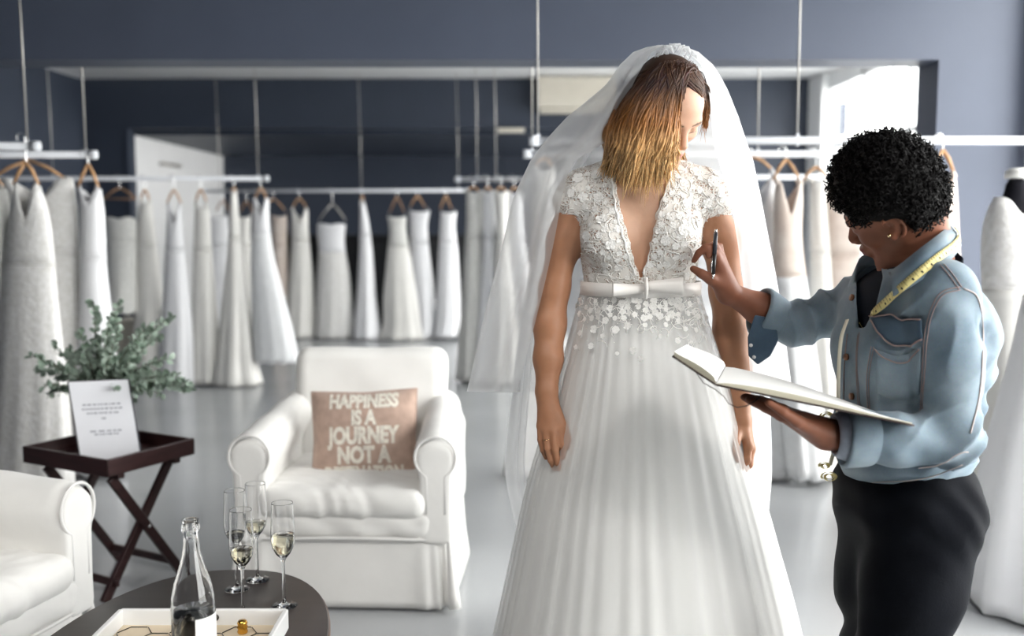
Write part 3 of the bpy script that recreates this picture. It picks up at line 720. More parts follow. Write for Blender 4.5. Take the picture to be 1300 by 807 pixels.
for i, (px, py) in enumerate(tips):
    Yt = 3.86+RNG.uniform(-.18, .16); tip = np.array(P(px, py, Yt)); root = A(vp.x, 3.90, vz+.2)+A(RNG.normal(0, .01), RNG.normal(0, .01), 0)
    mid = (root+tip)/2+A(0, 0, .035+.06*abs(tip[0]-root[0]))
    ts = np.linspace(0, 1, 12)[:, None]; pts = (1-ts)**2*root+2*ts*(1-ts)*mid+ts**2*tip
    g = G(); g.tube(pts, np.linspace(.0028, .0010, 12), 5); st = obj('branch', g, M['euca_stem'], ev)
    L = np.linalg.norm(np.diff(pts, axis=0), axis=1).sum(); lg = G()
    nl = max(8, int(L/.018))
    for k in range(nl):
        u = .22+.78*k/(nl-1); j = min(10, int(u*11)); fr = u*11-j; p = pts[j]*(1-fr)+pts[j+1]*fr
        td = pts[j+1]-pts[j]; td /= np.linalg.norm(td)
        for sgn in (-1, 1):
            r = RNG.normal(size=3); r -= td*(r@td); r /= np.linalg.norm(r); d = r*sgn*.8+td*.6; d /= np.linalg.norm(d)
            nn = np.cross(d, RNG.normal(size=3)); nn /= np.linalg.norm(nn); sd = np.cross(nn, d)
            R = RNG.uniform(.013, .021)*(1.1-.4*u); c = p+d*R*1.1; m = 7; ang = np.arange(m)*2*PI/m
            ring = [c+d*R*math.cos(a)*1.12+sd*R*math.sin(a)+nn*R*.22*math.cos(2*a) for a in ang]
            lg.add([c-nn*R*.1]+ring, [(0, 1+q, 1+(q+1) % m) for q in range(m)])
    obj('leaves', lg, M['euca'], st, kind='stuff')
# ================================================================== gowns on hangers
M['ivory'] = mat('ivory_satin', (.78, .765, .73), .45, var=.03, scale=6, sheen=.2)
M['white_satin'] = mat('white_satin', (.80, .80, .82), .42, var=.02, scale=6, sheen=.2)
M['lace'] = mat('ivory_lace', (.72, .705, .675), .7, col2=(.84, .83, .82), scale=38, bump=.6, bscale=55, bdist=.006)
M['oldlace'] = mat('grey_ivory_lace', (.62, .615, .585), .75, col2=(.74, .735, .71), scale=45, bump=.5, bscale=60, bdist=.005)
M['blush'] = mat('blush_tulle', (.60, .50, .44), .7, col2=(.70, .62, .56), scale=12)
M['white_tulle'] = mat('white_tulle_layers', (.78, .79, .80), .75, var=.03, scale=20)

def gown(prof, Y, label, m1='ivory', m2=None, neck='strapless', waist=.26, folds=9, amp=.05, depth=.62, hanger=None, hm='wood', yaw=0, wide=.38, seed=0, grp='gowns on the hanging rails', bar_=False, hlabel=None, rz=ZR, drop=.0):
    """prof: (py, left px, right px) rows of the outline at distance Y; the body is a full round loft"""
    m2 = m2 or m1
    pr = np.array(prof, float)
    z = np.array([P(600, r[0], Y).z for r in pr]); xl = np.array([P(r[1], r[0], Y).x for r in pr]); xr = np.array([P(r[2], r[0], Y).x for r in pr])
    zb = max(.012, z[-1]); n = 44; mr = 30
    zs = np.linspace(z[0], zb, mr); o = np.argsort(z)
    L = np.interp(zs, z[o], xl[o]); R = np.interp(zs, z[o], xr[o])
    for _ in range(2):
        L[1:-1] = (L[:-2]+2*L[1:-1]+L[2:])/4; R[1:-1] = (R[:-2]+2*R[1:-1]+R[2:])/4
    cx = (L+R)/2; hw = (R-L)/2; rng = np.random.default_rng(seed+11)
    ph = rng.uniform(0, 6.28, 3); H = z[0]-zb
    hwm = np.maximum(hw, 0)
    rings = []
    ang = np.arange(n)*2*PI/n
    for i in range(mr):
        u = (z[0]-zs[i])/H
        a = amp*smooth01((u-waist*.7)/.75)
        mod = 1+a*(np.sin(folds*ang+ph[0]+1.2*u)+.5*np.sin((folds*2+1)*ang+ph[1]-u)+.4*np.sin(5*ang+ph[2]))
        dp = max(depth*hw[i]*.8, .05 + .06*u)
        x = cx[i]+hw[i]*np.cos(ang)*mod; y = Y+dp*np.sin(ang)*mod
        zz_ = np.full(n, zs[i])
        if u > .97 and zb > .02: zz_ = zz_+.008*np.sin(folds*ang+ph[0])
        rings.append(np.stack([x, y, zz_], 1))
    rings = np.array(rings)
    # neckline: reshape the top rows
    fa = np.abs((ang-1.5*PI+PI) % (2*PI)-PI)           # angle from the side that faces the shop
    if neck == 'sweetheart':
        dz = .030*np.cos(2*(ang-1.5*PI)*1.0+PI)*(fa < PI/2)*-1 - .0
        off = np.where(fa < 1.3, .018*np.abs(np.sin(fa*2.4))-.012, -.02)
    elif neck == 'v':
        off = np.where(fa < .75, -.17*(1-fa/.75), 0)+np.where(fa > 2.2, -.10*(1-(PI-fa)/.94), 0)
    elif neck == 'scoop':
        off = -.07*np.exp(-(fa/.5)**2)-.05*np.exp(-((PI-fa)/.6)**2)
    else:
        off = .008*np.cos(2*ang)
    kk = max(3, int(mr*.16))
    for i in range(kk): rings[i, :, 2] += off*(1-i/kk)
    wi = max(3, int(mr*waist))
    fl = [cx[-1], Y, zb]
    t = thing('wedding_gown', label, 'gown', (float(cx[-1]), Y, float(zb)), group=grp)
    g = G(); g.grid(rings[:wi+1], True, False); obj('bodice', g, M[m1], t, solid=.004)
    g = G(); g.grid(rings[wi:], True, False); obj('skirt', g, M[m2], t, solid=.004)
    wr = rings[wi]; g = G(); g.tube(np.concatenate([wr, wr[:1]])*1.0, .006, 5); obj('waist_seam', g, M[m1], t)
    if hanger:
        ax, ay, dx, dyp = hanger     # apex px, apex py, half span px, drop px
        ap = np.array(P(ax, ay, Y)); e0 = np.array(P(ax-dx, ay+dyp, Y)); e1 = np.array(P(ax+dx, ay+dyp, Y))
        ry = Y
        h = thing('clothes_hanger', hlabel or ('hanger carrying the ' + label), 'hanger', tuple(ap), group='hangers on the rails')
        g = G(); mid0 = (ap+e0)/2+A(0, 0, .012); mid1 = (ap+e1)/2+A(0, 0, .012)
        for e, mi in ((e0, mid0), (e1, mid1)):
            g = G(); g.tube([ap, mi, e], [.012, .013, .009], 8, flat=.7); obj('arm', g, M[hm], h)
        if bar_:
            g = G(); g.tube([e0+A(.02, 0, .005), e1+A(-.02, 0, .005)], .006, 6); obj('trouser_bar', g, M[hm], h)
        hk = [ap+A(0, 0, -.005)]
        top = rz+.022; r_ = .02
        if top-ap[2] > .02:
            for a in np.linspace(0, 1, 4): hk.append(ap+A(0, 0, (top-r_-ap[2])*a))
        for a in np.linspace(0, PI*1.25, 9): hk.append(A(ap[0]-r_+r_*math.cos(a)+r_*0, ap[1], max(top-r_*.6, ap[2]+.01)+r_*math.sin(a)))
        g = G(); g.tube(hk, .0025, 6); obj('hook', g, M['chrome'], h)
        if neck in ('v', 'scoop', 'straps'):
            for e, s in ((e0, -1), (e1, 1)):
                # two shoulder straps run from the bodice over the hanger ends
                tgt = rings[0, (np.argmin(np.abs(ang-(PI if s < 0 else 0))))]
                p0 = tgt+A(-s*.01, -.02, -.01); p1 = e+A(-s*.012, -.004, .012)
                g = G(); g.tube([p0, (p0+p1)/2+A(0, -.006, 0), p1, p1+A(0, .02, -.03)], [.014, .012, .010, .010], 6, flat=.35, up=(0, -1, 0)); obj('strap', g, M[m1], t)
        elif neck in ('strapless', 'sweetheart'):
            for e, s in ((e0, -1), (e1, 1)):
                tgt = rings[0, (np.argmin(np.abs(ang-(PI if s < 0 else 0))))]
                g = G(); g.tube([tgt+A(0, 0, -.01), (tgt+e)/2, e+A(0, 0, .01)], .002, 5); obj('hanging_loop', g, M[m1], t)
    return t
# --- left rails
gown([(226, 0, 92), (262, 4, 98), (310, 8, 99), (400, 2, 105), (500, -10, 114), (601, -20, 122)], 5.42, 'wide ivory lace gown filling the left edge behind the potted eucalyptus', 'lace', neck='v', folds=13, amp=.045, hanger=(36, 203, 49, 25), depth=.4, hlabel='wide wooden hanger at the left edge holding the lace gown', seed=1)
gown([(236, 21, 50), (262, 14, 60), (300, 9, 66), (400, 0, 74), (500, -8, 84), (640, -18, 92)], 4.84, 'narrow lace gown with a dark V neck at the left edge', 'lace', neck='v', folds=11, amp=.05, hanger=(33, 206, 16, 28), hlabel='narrow wooden hanger in front of the wide left hanger', seed=2, rz=1.79)
gown([(240, -52, 8), (280, -48, 12), (330, -40, 14), (420, -50, 12), (520, -58, 14), (640, -66, 18)], 4.86, 'lace gown with sheer neckline cut by the left picture edge', 'oldlace', neck='scoop', folds=11, amp=.05, seed=3, hanger=(-22, 212, 26, 24), hlabel='wooden hanger cut off by the left picture edge')
gown([(240, 101, 128), (262, 104, 131), (290, 103, 133), (345, 103, 134), (400, 102, 141), (500, 97, 150), (598, 92, 160)], 5.40, 'plain white satin sheath gown hanging at the rail end left', 'white_satin', neck='scoop', folds=7, amp=.035, hanger=(112, 208, 13, 30), hlabel='slim wooden hanger at the end of the left rail', seed=4)
# --- rail before the white passage wall
gown([(276, 134, 173), (300, 136, 173), (340, 137, 173), (397, 136, 174)], 8.45, 'short grey ivory strapless gown on a brown hanger with bar', 'oldlace', neck='sweetheart', folds=6, amp=.03, hanger=(152, 238, 21, 15), hm='walnut', bar_=True, hlabel='brown wooden hanger with trouser bar left of the white passage wall', seed=5)
gown([(256, 178, 192), (275, 176, 194), (300, 175, 197), (360, 174, 204), (420, 171, 210), (484, 167, 214)], 8.50, 'slender ivory gown hanging first before the white passage wall', 'ivory', neck='straps', folds=7, amp=.07, hanger=(184, 240, 6, 15), hlabel='slim hanger first from left before the white passage wall', seed=6)
gown([(262, 213, 231), (290, 212, 232), (320, 210, 235), (400, 206, 243), (487, 202, 248)], 8.42, 'ivory gown hanging second before the white passage wall', 'white_satin', neck='v', folds=7, amp=.06, hanger=(221, 240, 9, 18), hlabel='hanger second from left before the white passage wall', seed=7)
gown([(262, 248, 264), (280, 247, 267), (310, 246, 268), (400, 244, 276), (485, 242, 282)], 8.48, 'ivory gown hanging third before the white passage wall', 'ivory', neck='straps', folds=7, amp=.06, hanger=(255, 240, 7, 16), hlabel='hanger third from left before the white passage wall', seed=8)
gown([(274, 262, 289), (300, 263, 290), (360, 260, 296), (431, 254, 304)], 11.95, 'strapless white gown in the rear row behind the satin train', 'white_satin', neck='strapless', folds=8, amp=.05, hanger=(283, 254, 9, 14), hm='walnut', hlabel='brown hanger first in the rear row', seed=9)
gown([(243, 294, 300), (256, 293, 301), (276, 292, 303), (320, 289, 307), (400, 281, 317), (460, 276, 323), (489, 271, 331)], 8.45, 'glossy ivory satin gown seen edge on with a train', 'ivory', neck='straps', folds=7, amp=.10, hanger=(297, 238, 3, 8), hlabel='hanger seen edge on above the satin gown with train', seed=10, depth=1.0)
gown([(275, 300, 318), (300, 300, 317), (350, 296, 323), (431, 290, 330)], 11.95, 'white gown second in the rear row between satin and tulle gowns', 'ivory', neck='strapless', folds=8, amp=.05, hanger=(313, 255, 8, 14), hm='walnut', hlabel='brown hanger second in the rear row', seed=11)
gown([(252, 322, 341), (275, 322, 341), (300, 320, 343), (330, 318, 348), (380, 319, 361), (430, 321, 373), (459, 322, 379)], 8.45, 'bright white A line tulle gown hung above the floor', 'white_satin', 'white_tulle', neck='v', folds=11, amp=.03, hanger=(331, 238, 8, 15), hlabel='wooden hanger at the end of the middle rail above the tulle gown', seed=12, waist=.22)
gown([(274, 345, 364), (300, 346, 364), (350, 345, 366), (431, 340, 371)], 11.92, 'beige gown half hidden behind the bright tulle gown', 'blush', neck='strapless', folds=8, amp=.05, hanger=(347, 252, 14, 14), hm='wood', hlabel='tilted wooden hanger above the beige gown', seed=13)
# --- rear row
gown([(266, 370, 391), (285, 370, 391), (300, 371, 392), (350, 367, 397), (431, 361, 400)], 11.88, 'ivory strapped gown first in front of the black counter', 'ivory', neck='v', folds=9, amp=.06, hanger=(380, 251, 9, 13), hlabel='wooden hanger first above the black counter', seed=14)
gown([(284, 403, 439), (300, 403, 437), (316, 405, 438), (350, 403, 444), (400, 401, 449), (431, 399, 450)], 11.85, 'white sweetheart gown on a dark hanger before the black counter', 'white_satin', 'lace', neck='sweetheart', folds=9, amp=.045, hanger=(422, 258, 16, 20), hm='wire', hlabel='dark grey hanger above the sweetheart gown', seed=15)
gown([(258, 457, 463), (280, 457, 468), (320, 456, 473), (380, 453, 477), (431, 448, 484)], 11.80, 'narrow white gown seen edge on in the rear row', 'white_satin', neck='straps', folds=7, amp=.06, hanger=(460, 248, 2, 7), hlabel='hanger seen edge on in the rear row', seed=16, depth=1.2)
gown([(275, 492, 516), (290, 495, 515), (320, 492, 520), (380, 487, 532), (412, 488, 537), (433, 479, 546)], 11.75, 'ivory trumpet gown with a spreading train in the rear row', 'oldlace', 'ivory', neck='strapless', folds=9, amp=.05, hanger=(504, 249, 9, 20), hm='walnut', hlabel='brown hanger above the trumpet gown', seed=17)
gown([(268, 520, 546), (285, 521, 542), (320, 522, 545), (360, 524, 550), (400, 526, 553), (428, 527, 552)], 11.78, 'white ruffled gown leaning behind the trumpet gown', 'white_satin', neck='strapless', folds=8, amp=.05, hanger=(530, 248, 9, 14), hlabel='wooden hanger above the ruffled gown', seed=18)
gown([(269, 560, 580), (282, 559, 577), (320, 557, 581), (370, 555, 583), (410, 553, 583), (427, 549, 579)], 11.72, 'white strapless gown last in the rear row by the veil side', 'white_satin', neck='strapless', folds=8, amp=.05, hanger=(566, 248, 7, 17), hlabel='wooden hanger last in the rear row', seed=19)
# --- cluster left of the veil
gown([(243, 592, 612), (280, 592, 612), (320, 590, 614), (400, 586, 620), (482, 580, 630)], 8.58, 'grey ivory gown first in the cluster left of the veil', 'oldlace', neck='straps', folds=8, amp=.07, seed=20, hanger=(601, 237, 8, 8), hlabel='hanger first in the cluster left of the veil')
gown([(243, 612, 626), (280, 613, 629), (330, 612, 632), (400, 607, 640), (484, 600, 646)], 8.52, 'white gown second in the cluster left of the veil', 'white_satin', neck='straps', folds=8, amp=.08, seed=21, hanger=(619, 237, 6, 8), hlabel='hanger second in the cluster left of the veil')
gown([(243, 627, 645), (280, 630, 645), (330, 628, 648), (400, 624, 656), (490, 614, 664)], 8.45, 'satin gown third in the cluster behind the veil edge', 'ivory', neck='straps', folds=8, amp=.08, seed=22, hanger=(636, 237, 7, 8), hlabel='hanger third in the cluster by the veil edge')
gown([(245, 645, 662), (300, 647, 665), (400, 646, 682), (490, 638, 692)], 8.50, 'white gown fourth in the cluster, seen through the veil', 'white_satin', neck='straps', folds=8, amp=.08, seed=23, hanger=(653, 237, 6, 9), hlabel='hanger fourth in the cluster, seen through the veil')
gown([(215, 676, 704), (250, 674, 706), (320, 676, 704), (420, 664, 718), (520, 652, 728), (604, 642, 738)], 5.36, 'ivory lace gown behind the bride and seen through her veil', 'lace', neck='straps', folds=9, amp=.06, seed=24, hanger=(690, 201, 12, 12), hlabel='wooden hanger behind the bride, seen through her veil')
# --- between bride and stylist
gown([(222, 947, 984), (255, 951, 983), (290, 956, 985), (340, 954, 988), (420, 948, 996), (520, 938, 1002), (607, 926, 1004)], 5.36, 'white gown directly right of the bride, leaning on its hanger', 'white_satin', 'white_tulle', neck='v', folds=8, amp=.06, seed=25, hanger=(955, 198, 26, 18), hlabel='tilted wooden hanger directly right of the veil')
gown([(232, 985, 1018), (262, 982, 1019), (300, 984, 1016), (330, 982, 1020), (420, 986, 1032), (520, 992, 1044), (604, 1000, 1052)], 5.22, 'blush V neck gown hanging between bride and stylist', 'blush', 'white_tulle', neck='v', folds=8, amp=.06, seed=26, hanger=(998, 202, 17, 26), hlabel='wooden hanger with the blush V neck gown', waist=.30)
gown([(230, 1031, 1047), (260, 1029, 1049), (310, 1030, 1053), (400, 1030, 1062), (500, 1032, 1070), (602, 1028, 1076)], 5.38, 'white gown half hidden by the reaching sleeve of the stylist', 'ivory', neck='straps', folds=8, amp=.08, seed=27, hanger=(1036, 212, 16, 16), hlabel='tilted wooden hanger beside the curly hair')
gown([(232, 1052, 1096), (270, 1050, 1096), (320, 1052, 1092), (420, 1052, 1100), (604, 1046, 1112)], 5.36, 'blush gown behind the face of the stylist', 'blush', neck='v', folds=8, amp=.06, seed=28, hanger=(1074, 203, 20, 26), hlabel='hanger hidden behind the curly hair of the stylist')
gown([(222, 1180, 1212), (262, 1178, 1215), (300, 1176, 1216), (340, 1178, 1218), (440, 1172, 1226), (560, 1166, 1234), (668, 1160, 1240)], 4.47, 'cream gown peeking out behind the curly hair on the right', 'blush', neck='scoop', folds=8, amp=.05, seed=29, hanger=(1197, 190, 14, 30), hlabel='pale wooden hanger on the rail right of the curly hair')

# ------------------------------------------------------------------ mannequins in gowns at the right
M['mannblack'] = mat('black_mannequin_cloth', (.006, .006, .009), .8, var=.1, spec=.15)
M['cap'] = mat('brushed_neck_cap', (.7, .69, .66), .35, metal=.3)
def mannequin(px, Y, label, glabel, top_py, prof, m1, m2, seed):
    nx = P(px, 260, Y).x
    t = thing('dress_form', label, 'mannequin', (nx, Y, 0), group='dress forms in gowns')
    zt_ = P(px, top_py, Y).z
    k = zt_-1.56
    g = G(); g.lathe([(0, .030), (.03, .028), (.043, .016), (.044, -.012), (0, -.012)], 20, (nx, Y, zt_-.03)); obj('neck_cap', g, M['cap'], t)
    s = SDF((nx-.3, Y-.25, .8), (nx+.3, Y+.25, zt_+.02), .012)
    s.cone((nx, Y, zt_-.075), (nx, Y, zt_-.13), .040, .048, k=0); s.cone((nx-.055, Y, zt_-.21), (nx+.055, Y, zt_-.21), .05, .05, k=.06)
    s.ell((nx, Y, zt_-.33), (.10, .07, .2), k=.05)
    s.cone((nx, Y, zt_-.45), (nx, Y, zt_-.62), .07, .07, k=.06)
    obj('torso', s.mesh('torso', M['mannblack']), None, t)
    g = G(); g.tube([(nx, Y, 0.02), (nx, Y, .95)], .014, 8); obj('stand_pole', g, M['chrome'], t)
    g = G(); g.lathe([(0, .0), (.16, .0), (.16, .012), (.03, .03), (0, .03)], 24, (nx, Y, 0)); obj('stand_base', g, M['chrome'], t)
    gown(prof, Y, glabel, m1, m2, neck='scoop', folds=10, amp=.05, depth=1.02, seed=seed, waist=.24, grp='gowns on dress forms')
    return t
mannequin(1289, 3.98, 'black dress form with a metal neck cap at the right edge', 'lace bodice gown with a beige skirt on the black dress form', 213,
          [(250, 1264, 1316), (268, 1254, 1326), (285, 1249, 1331), (330, 1248, 1332), (380, 1250, 1328), (430, 1256, 1322), (480, 1246, 1332), (600, 1230, 1352), (722, 1213, 1370)], 'lace', 'ivory', 31)
mannequin(1372, 3.52, 'dress form mostly outside the right picture edge', 'white gown with a full skirt cut by the right picture edge', 196,
          [(250, 1338, 1410), (300, 1330, 1416), (380, 1302, 1420), (440, 1292, 1440), (560, 1264, 1480), (700, 1240, 1510), (775, 1232, 1520)], 'white_satin', 'white_satin', 32)
# cream storage box and dark shoe on the floor of the rear showroom
q = P(168, 420, 8.9)
g = G(); g.box((q.x, 8.9, .25), (.20, .3, .50)); sb = obj('storage_box', g, M['ac'], None, smooth=False, bevel=.012, label='tall cream storage box standing under the short strapless gown', cat='box')
g = G(); g.box((q.x, 8.9, .51), (.21, .31, .04)); obj('lid', g, M['ac'], sb, smooth=False, bevel=.008)
q = PZ(249, 487, 0.02); s = SDF((q.x-.2, 8.35, -.02), (q.x+.2, 8.75, .16), .008)
s.ell((q.x, 8.5, .035), (.085, .05, .035), k=0); s.ell((q.x+.05, 8.5, .06), (.045, .042, .045), k=.03); s.rbox((q.x, 8.5, .006), (.1, .045, .008), .004, k=.01)
s.ell((q.x+.05, 8.5, .115), (.03, .028, .03), k=.01, mode='cut')
M['shoe'] = mat('dark_brown_leather', (.04, .022, .018), .5)
obj('shoe', s.mesh('shoe', M['shoe']), None, None, label='dark brown shoe on the floor under the hanging gowns', cat='shoe')
# ================================================================== people: shared parts
def frame_axes(f, up):
    """columns: person's left, forward, up"""
    f = A(*f); f /= np.linalg.norm(f); u = A(*up); u = u-f*(u@f); u /= np.linalg.norm(u); l = np.cross(u, f)
    return np.stack([l, f, u], 1)

def add_head(s, c, R, k=1.0, full_lips=1.0, nose_w=1.0):
    c = A(*c)
    def T(x, y, z): return c + R @ (A(x, y, z)*k)
    E = lambda p, r, kk, mode='add', M=R: s.ell(T(*p), A(*r)*k, M, kk, mode)
    E((0, -.012, .036), (.073, .093, .086), .0)
    E((0, .020, .035), (.064, .070, .066), .03)
    E((0, .034, -.038), (.055, .055, .080), .03)
    for sx in (-1, 1):
        s.cone(T(sx*.050, -.004, -.045), T(sx*.018, .066, -.102), .020*k, .017*k, .03)
        E((sx*.040, .060, -.022), (.022, .020, .020), .02)
    E((0, .072, -.104), (.019, .017, .017), .02)
    s.cone(T(-.036, .079, .022), T(.036, .079, .022), .012*k, .012*k, .016)
    for sx in (-1, 1):
        E((sx*.031, .098, .004), (.017, .013, .011), .010, 'cut')
        E((sx*.031, .0755, .002), (.0145, .0135, .0125), .003)
    s.cone(T(0, .086, .010), T(0, .106, -.028), .0075*k, .0105*k*nose_w, .010)
    E((0, .104, -.032), (.0115*nose_w, .012, .010), .006)
    for sx in (-1, 1): E((sx*.0115*nose_w, .096, -.034), (.0085, .010, .008), .005)
    E((0, .087, -.064), (.026, .016, .020), .012)
    E((0, .0985, -.0585), (.019, .0085*full_lips, .0052*full_lips), .003)
    E((0, .0965, -.0685), (.0165, .0095*full_lips, .0062*full_lips), .003)
    for sx in (-1, 1):
        Re = R @ rot('Z', sx*-.35) @ rot('X', -.15)
        E((sx*.0745, -.004, .000), (.0050, .016, .027), .006, 'add', Re)
        ec = T(sx*.0775, -.006, .000)
        hel = [ec + Re @ (A(sx*(.003+.0035*math.sin(a)**2), math.cos(a)*.0175, math.sin(a)*.029)*k) for a in np.linspace(-.30*PI, 1.22*PI, 15)][::-1]
        hel = [ec + Re @ (A(sx*.003-sx*.0035*(q > 10), (.0165*math.cos(a)-.001), .029*math.sin(a))*k) for q, a in enumerate(np.linspace(1.55*PI, .05*PI, 14))]
        for p_, q_ in zip(hel[:-1], hel[1:]): s.cone(p_, q_, .0036*k, .0036*k, .002)
        E((sx*.0795, .003, .000), (.0055, .0085, .014), .003, 'cut', Re)
        E((sx*.0765, .006, -.025), (.0060, .0085, .0090), .004, 'add', Re)
    return T

def face_colors(v, c, R, k, skin, lip, brow):
    q = ((v-c) @ R)/k
    col = np.tile(A(*skin), (len(v), 1))
    m = (np.abs(q[:, 0]) < .020) & (q[:, 1] > .085) & (q[:, 2] < -.0535) & (q[:, 2] > -.0745); col[m] = lip
    ax = np.abs(q[:, 0]); bz = .020+.006*np.sin((ax-.012)/.038*2.2)
    m = (ax > .012) & (ax < .048) & (q[:, 1] > .06) & (np.abs(q[:, 2]-bz) < .0032); col[m] = brow
    m = (q[:, 1] > .06) & (np.abs(q[:, 2]+.006) < .0016) & (np.abs(ax-.031) < .0135); col[m] = A(*brow)*.4
    ck = np.exp(-(((ax-.042)/.018)**2+((q[:, 2]+.03)/.018)**2))*(q[:, 1] > .03)
    col = col*(1-ck[:, None]*.12)+A(*lip)*ck[:, None]*.12
    return col

def PP(l): return [np.array(P(*q)) for q in l]
def digit(s, pts, r, k=.005):
    p = PP(pts)
    for i in range(len(p)-1): s.cone(p[i], p[i+1], r[i], r[i+1], k if i else k*1.6)

def bvh_of(me):
    n = len(me.vertices); co = np.empty(n*3, np.float32); me.vertices.foreach_get('co', co)
    return BVHTree.FromPolygons([tuple(x) for x in co.reshape(-1, 3)], [tuple(p.vertices) for p in me.polygons])
def cast(bvhs, px, py, off=.002, far=6.0):
    d = ray(px, py).normalized(); best = None
    for b in (bvhs if isinstance(bvhs, (list, tuple)) else [bvhs]):
        r = b.ray_cast(CAMP, d, far)
        if r[0] is not None and (best is None or r[3] < best[2]): best = (r[0], r[1], r[3])
    if best is None: return None
    n = best[1] if best[1].dot(d) < 0 else -best[1]
    return np.array(best[0]+n*off), np.array(n)
def cast_path(bvhs, pts, off=.002, step=4.0):
    out, nn = [], []
    for (a, b) in zip(pts[:-1], pts[1:]):
        n = max(1, int(math.hypot(b[0]-a[0], b[1]-a[1])/step))
        for i in range(n):
            t = i/n; r = cast(bvhs, a[0]+(b[0]-a[0])*t, a[1]+(b[1]-a[1])*t, off)
            if r: out.append(r[0]); nn.append(r[1])
    r = cast(bvhs, *pts[-1], off)
    if r: out.append(r[0]); nn.append(r[1])
    return np.array(out), np.array(nn)
def smooth_path(p, it=2):
    p = p.copy()
    for _ in range(it):
        if len(p) > 2: p[1:-1] = (p[:-2]+2*p[1:-1]+p[2:])/4
    return p
def spline(pts, n):
    """Catmull-Rom through px points"""
    p = np.array(pts, float); p = np.vstack([2*p[0]-p[1], p, 2*p[-1]-p[-2]]); out = []
    m = len(p)-3
    for t in np.linspace(0, m-1e-6, n):
        i = int(t); u = t-i; a, b, c, d = p[i:i+4]
        out.append(.5*((2*b)+(c-a)*u+(2*a-5*b+4*c-d)*u*u+(3*b-a-3*c+d)*u**3))
    return np.array(out)
def ribbon(pts, nrm, w, th=.0012):
    """flat strip lying on a surface"""
    pts = np.asarray(pts); t = np.gradient(pts, axis=0); t /= np.linalg.norm(t, axis=1)[:, None]+1e-9
    nrm = smooth_path(np.asarray(nrm), 4); nrm = nrm/np.linalg.norm(nrm, axis=1)[:, None]
    sd = np.cross(t, nrm); sd /= np.linalg.norm(sd, axis=1)[:, None]+1e-9
    a = np.stack([pts-sd*w/2, pts-sd*w/2+nrm*th, pts+sd*w/2+nrm*th, pts+sd*w/2], 1)
    g = G(); g.grid(a, True, True); return g, sd, nrm

# ================================================================== the bride
YB_ = 2.45
M['skin1'] = mat('tanned_skin_lit_chest', (.5, .3, .2), .48, vcol='col', var=.05, scale=40, sub=.12, bump=.06, bscale=350)
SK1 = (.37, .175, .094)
br_base = A(P(815, 960, YB_).x, YB_+.03, 0)
bride = thing('person', 'bride in white lace gown and veil looking down with arms at her sides', 'person', tuple(br_base))
def bride_torso(s, o=0.0, arms_cap=False):
    """torso surface, o = outward offset of the cloth"""
    b = lambda px, py, y=YB_: P(px, py, y)
    s.ell(b(812, 292, 2.465), (.148+o, .098+o, .155+o), None, 0)
    s.ell(b(812, 362, 2.47), (.128+o, .088+o, .14+o), None, .05)
    s.ell(b(812, 430, 2.48), (.158+o, .112+o, .12+o), None, .05)
    for px in (774, 853): s.ell(b(px, 300, 2.392), (.060+o, .050+o, .060+o), None, .035)
    s.ell(b(816, 250, 2.455), (.150+o, .072+o, .070+o), None, .05)
    s.cone(b(744, 246, 2.462), b(892, 246, 2.462), .046+o, .046+o, .04)
    for px in (752, 884): s.cone(b(817, 212, 2.475), b(px, 236, 2.465), .046+o*.5, .036+o, .03)
s = SDF((-.0, 2.19, .70), (.68, 2.68, 1.83), .0036)
bride_torso(s)
# head: bowed and turned to her left
HC = np.array(P(846, 141, 2.385)); HR = frame_axes((.40, -.66, -.64), (.17, -.52, .80)); HK = .93
TH = add_head(s, HC, HR, HK)
s.cone(TH(0, -.03, -.05), P(820, 222, 2.465), .052, .056, .03)
# image-left arm
s.chain(PP([(734, 252, 2.462), (716, 305, 2.465), (704, 365, 2.468)]), (.045, .038, .0365), .03)
s.chain(PP([(704, 365, 2.468), (698, 412, 2.455), (696, 455, 2.43), (694, 497, 2.405)]), (.0365, .0385, .034, .0255), .02)
s.chain(PP([(694, 497, 2.405), (696, 522, 2.39)]), (.0255, .023), .015)
# hand
for kx, ky, y, w in ((710, 543, 2.372, .0120), (702, 547, 2.366, .0120), (693, 546, 2.370, .0115), (686, 540, 2.380, .0100)):
    s.cone(P(695, 508, 2.402), P(kx, ky, y), .019, w, .012)
digit(s, [(710, 543, 2.372), (714, 564, 2.360), (715, 580, 2.364), (715, 592, 2.372)], (.0108, .0088, .0078, .0062), .0025)
digit(s, [(702, 547, 2.366), (705, 571, 2.350), (708, 587, 2.354), (711, 599, 2.364)], (.0108, .0090, .0078, .0062), .0025)
digit(s, [(693, 546, 2.370), (695, 569, 2.358), (699, 584, 2.360), (704, 595, 2.370)], (.0106, .0086, .0076, .006), .0025)
digit(s, [(686, 540, 2.380), (686, 558, 2.372), (689, 571, 2.372), (693, 581, 2.380)], (.0092, .0076, .0068, .0055), .0025)
s.cone(P(700, 512, 2.395), P(714, 538, 2.375), .016, .0118, .010)
digit(s, [(714, 538, 2.375), (721, 557, 2.366), (723, 576, 2.366)], (.0118, .0095, .0068), .0025)
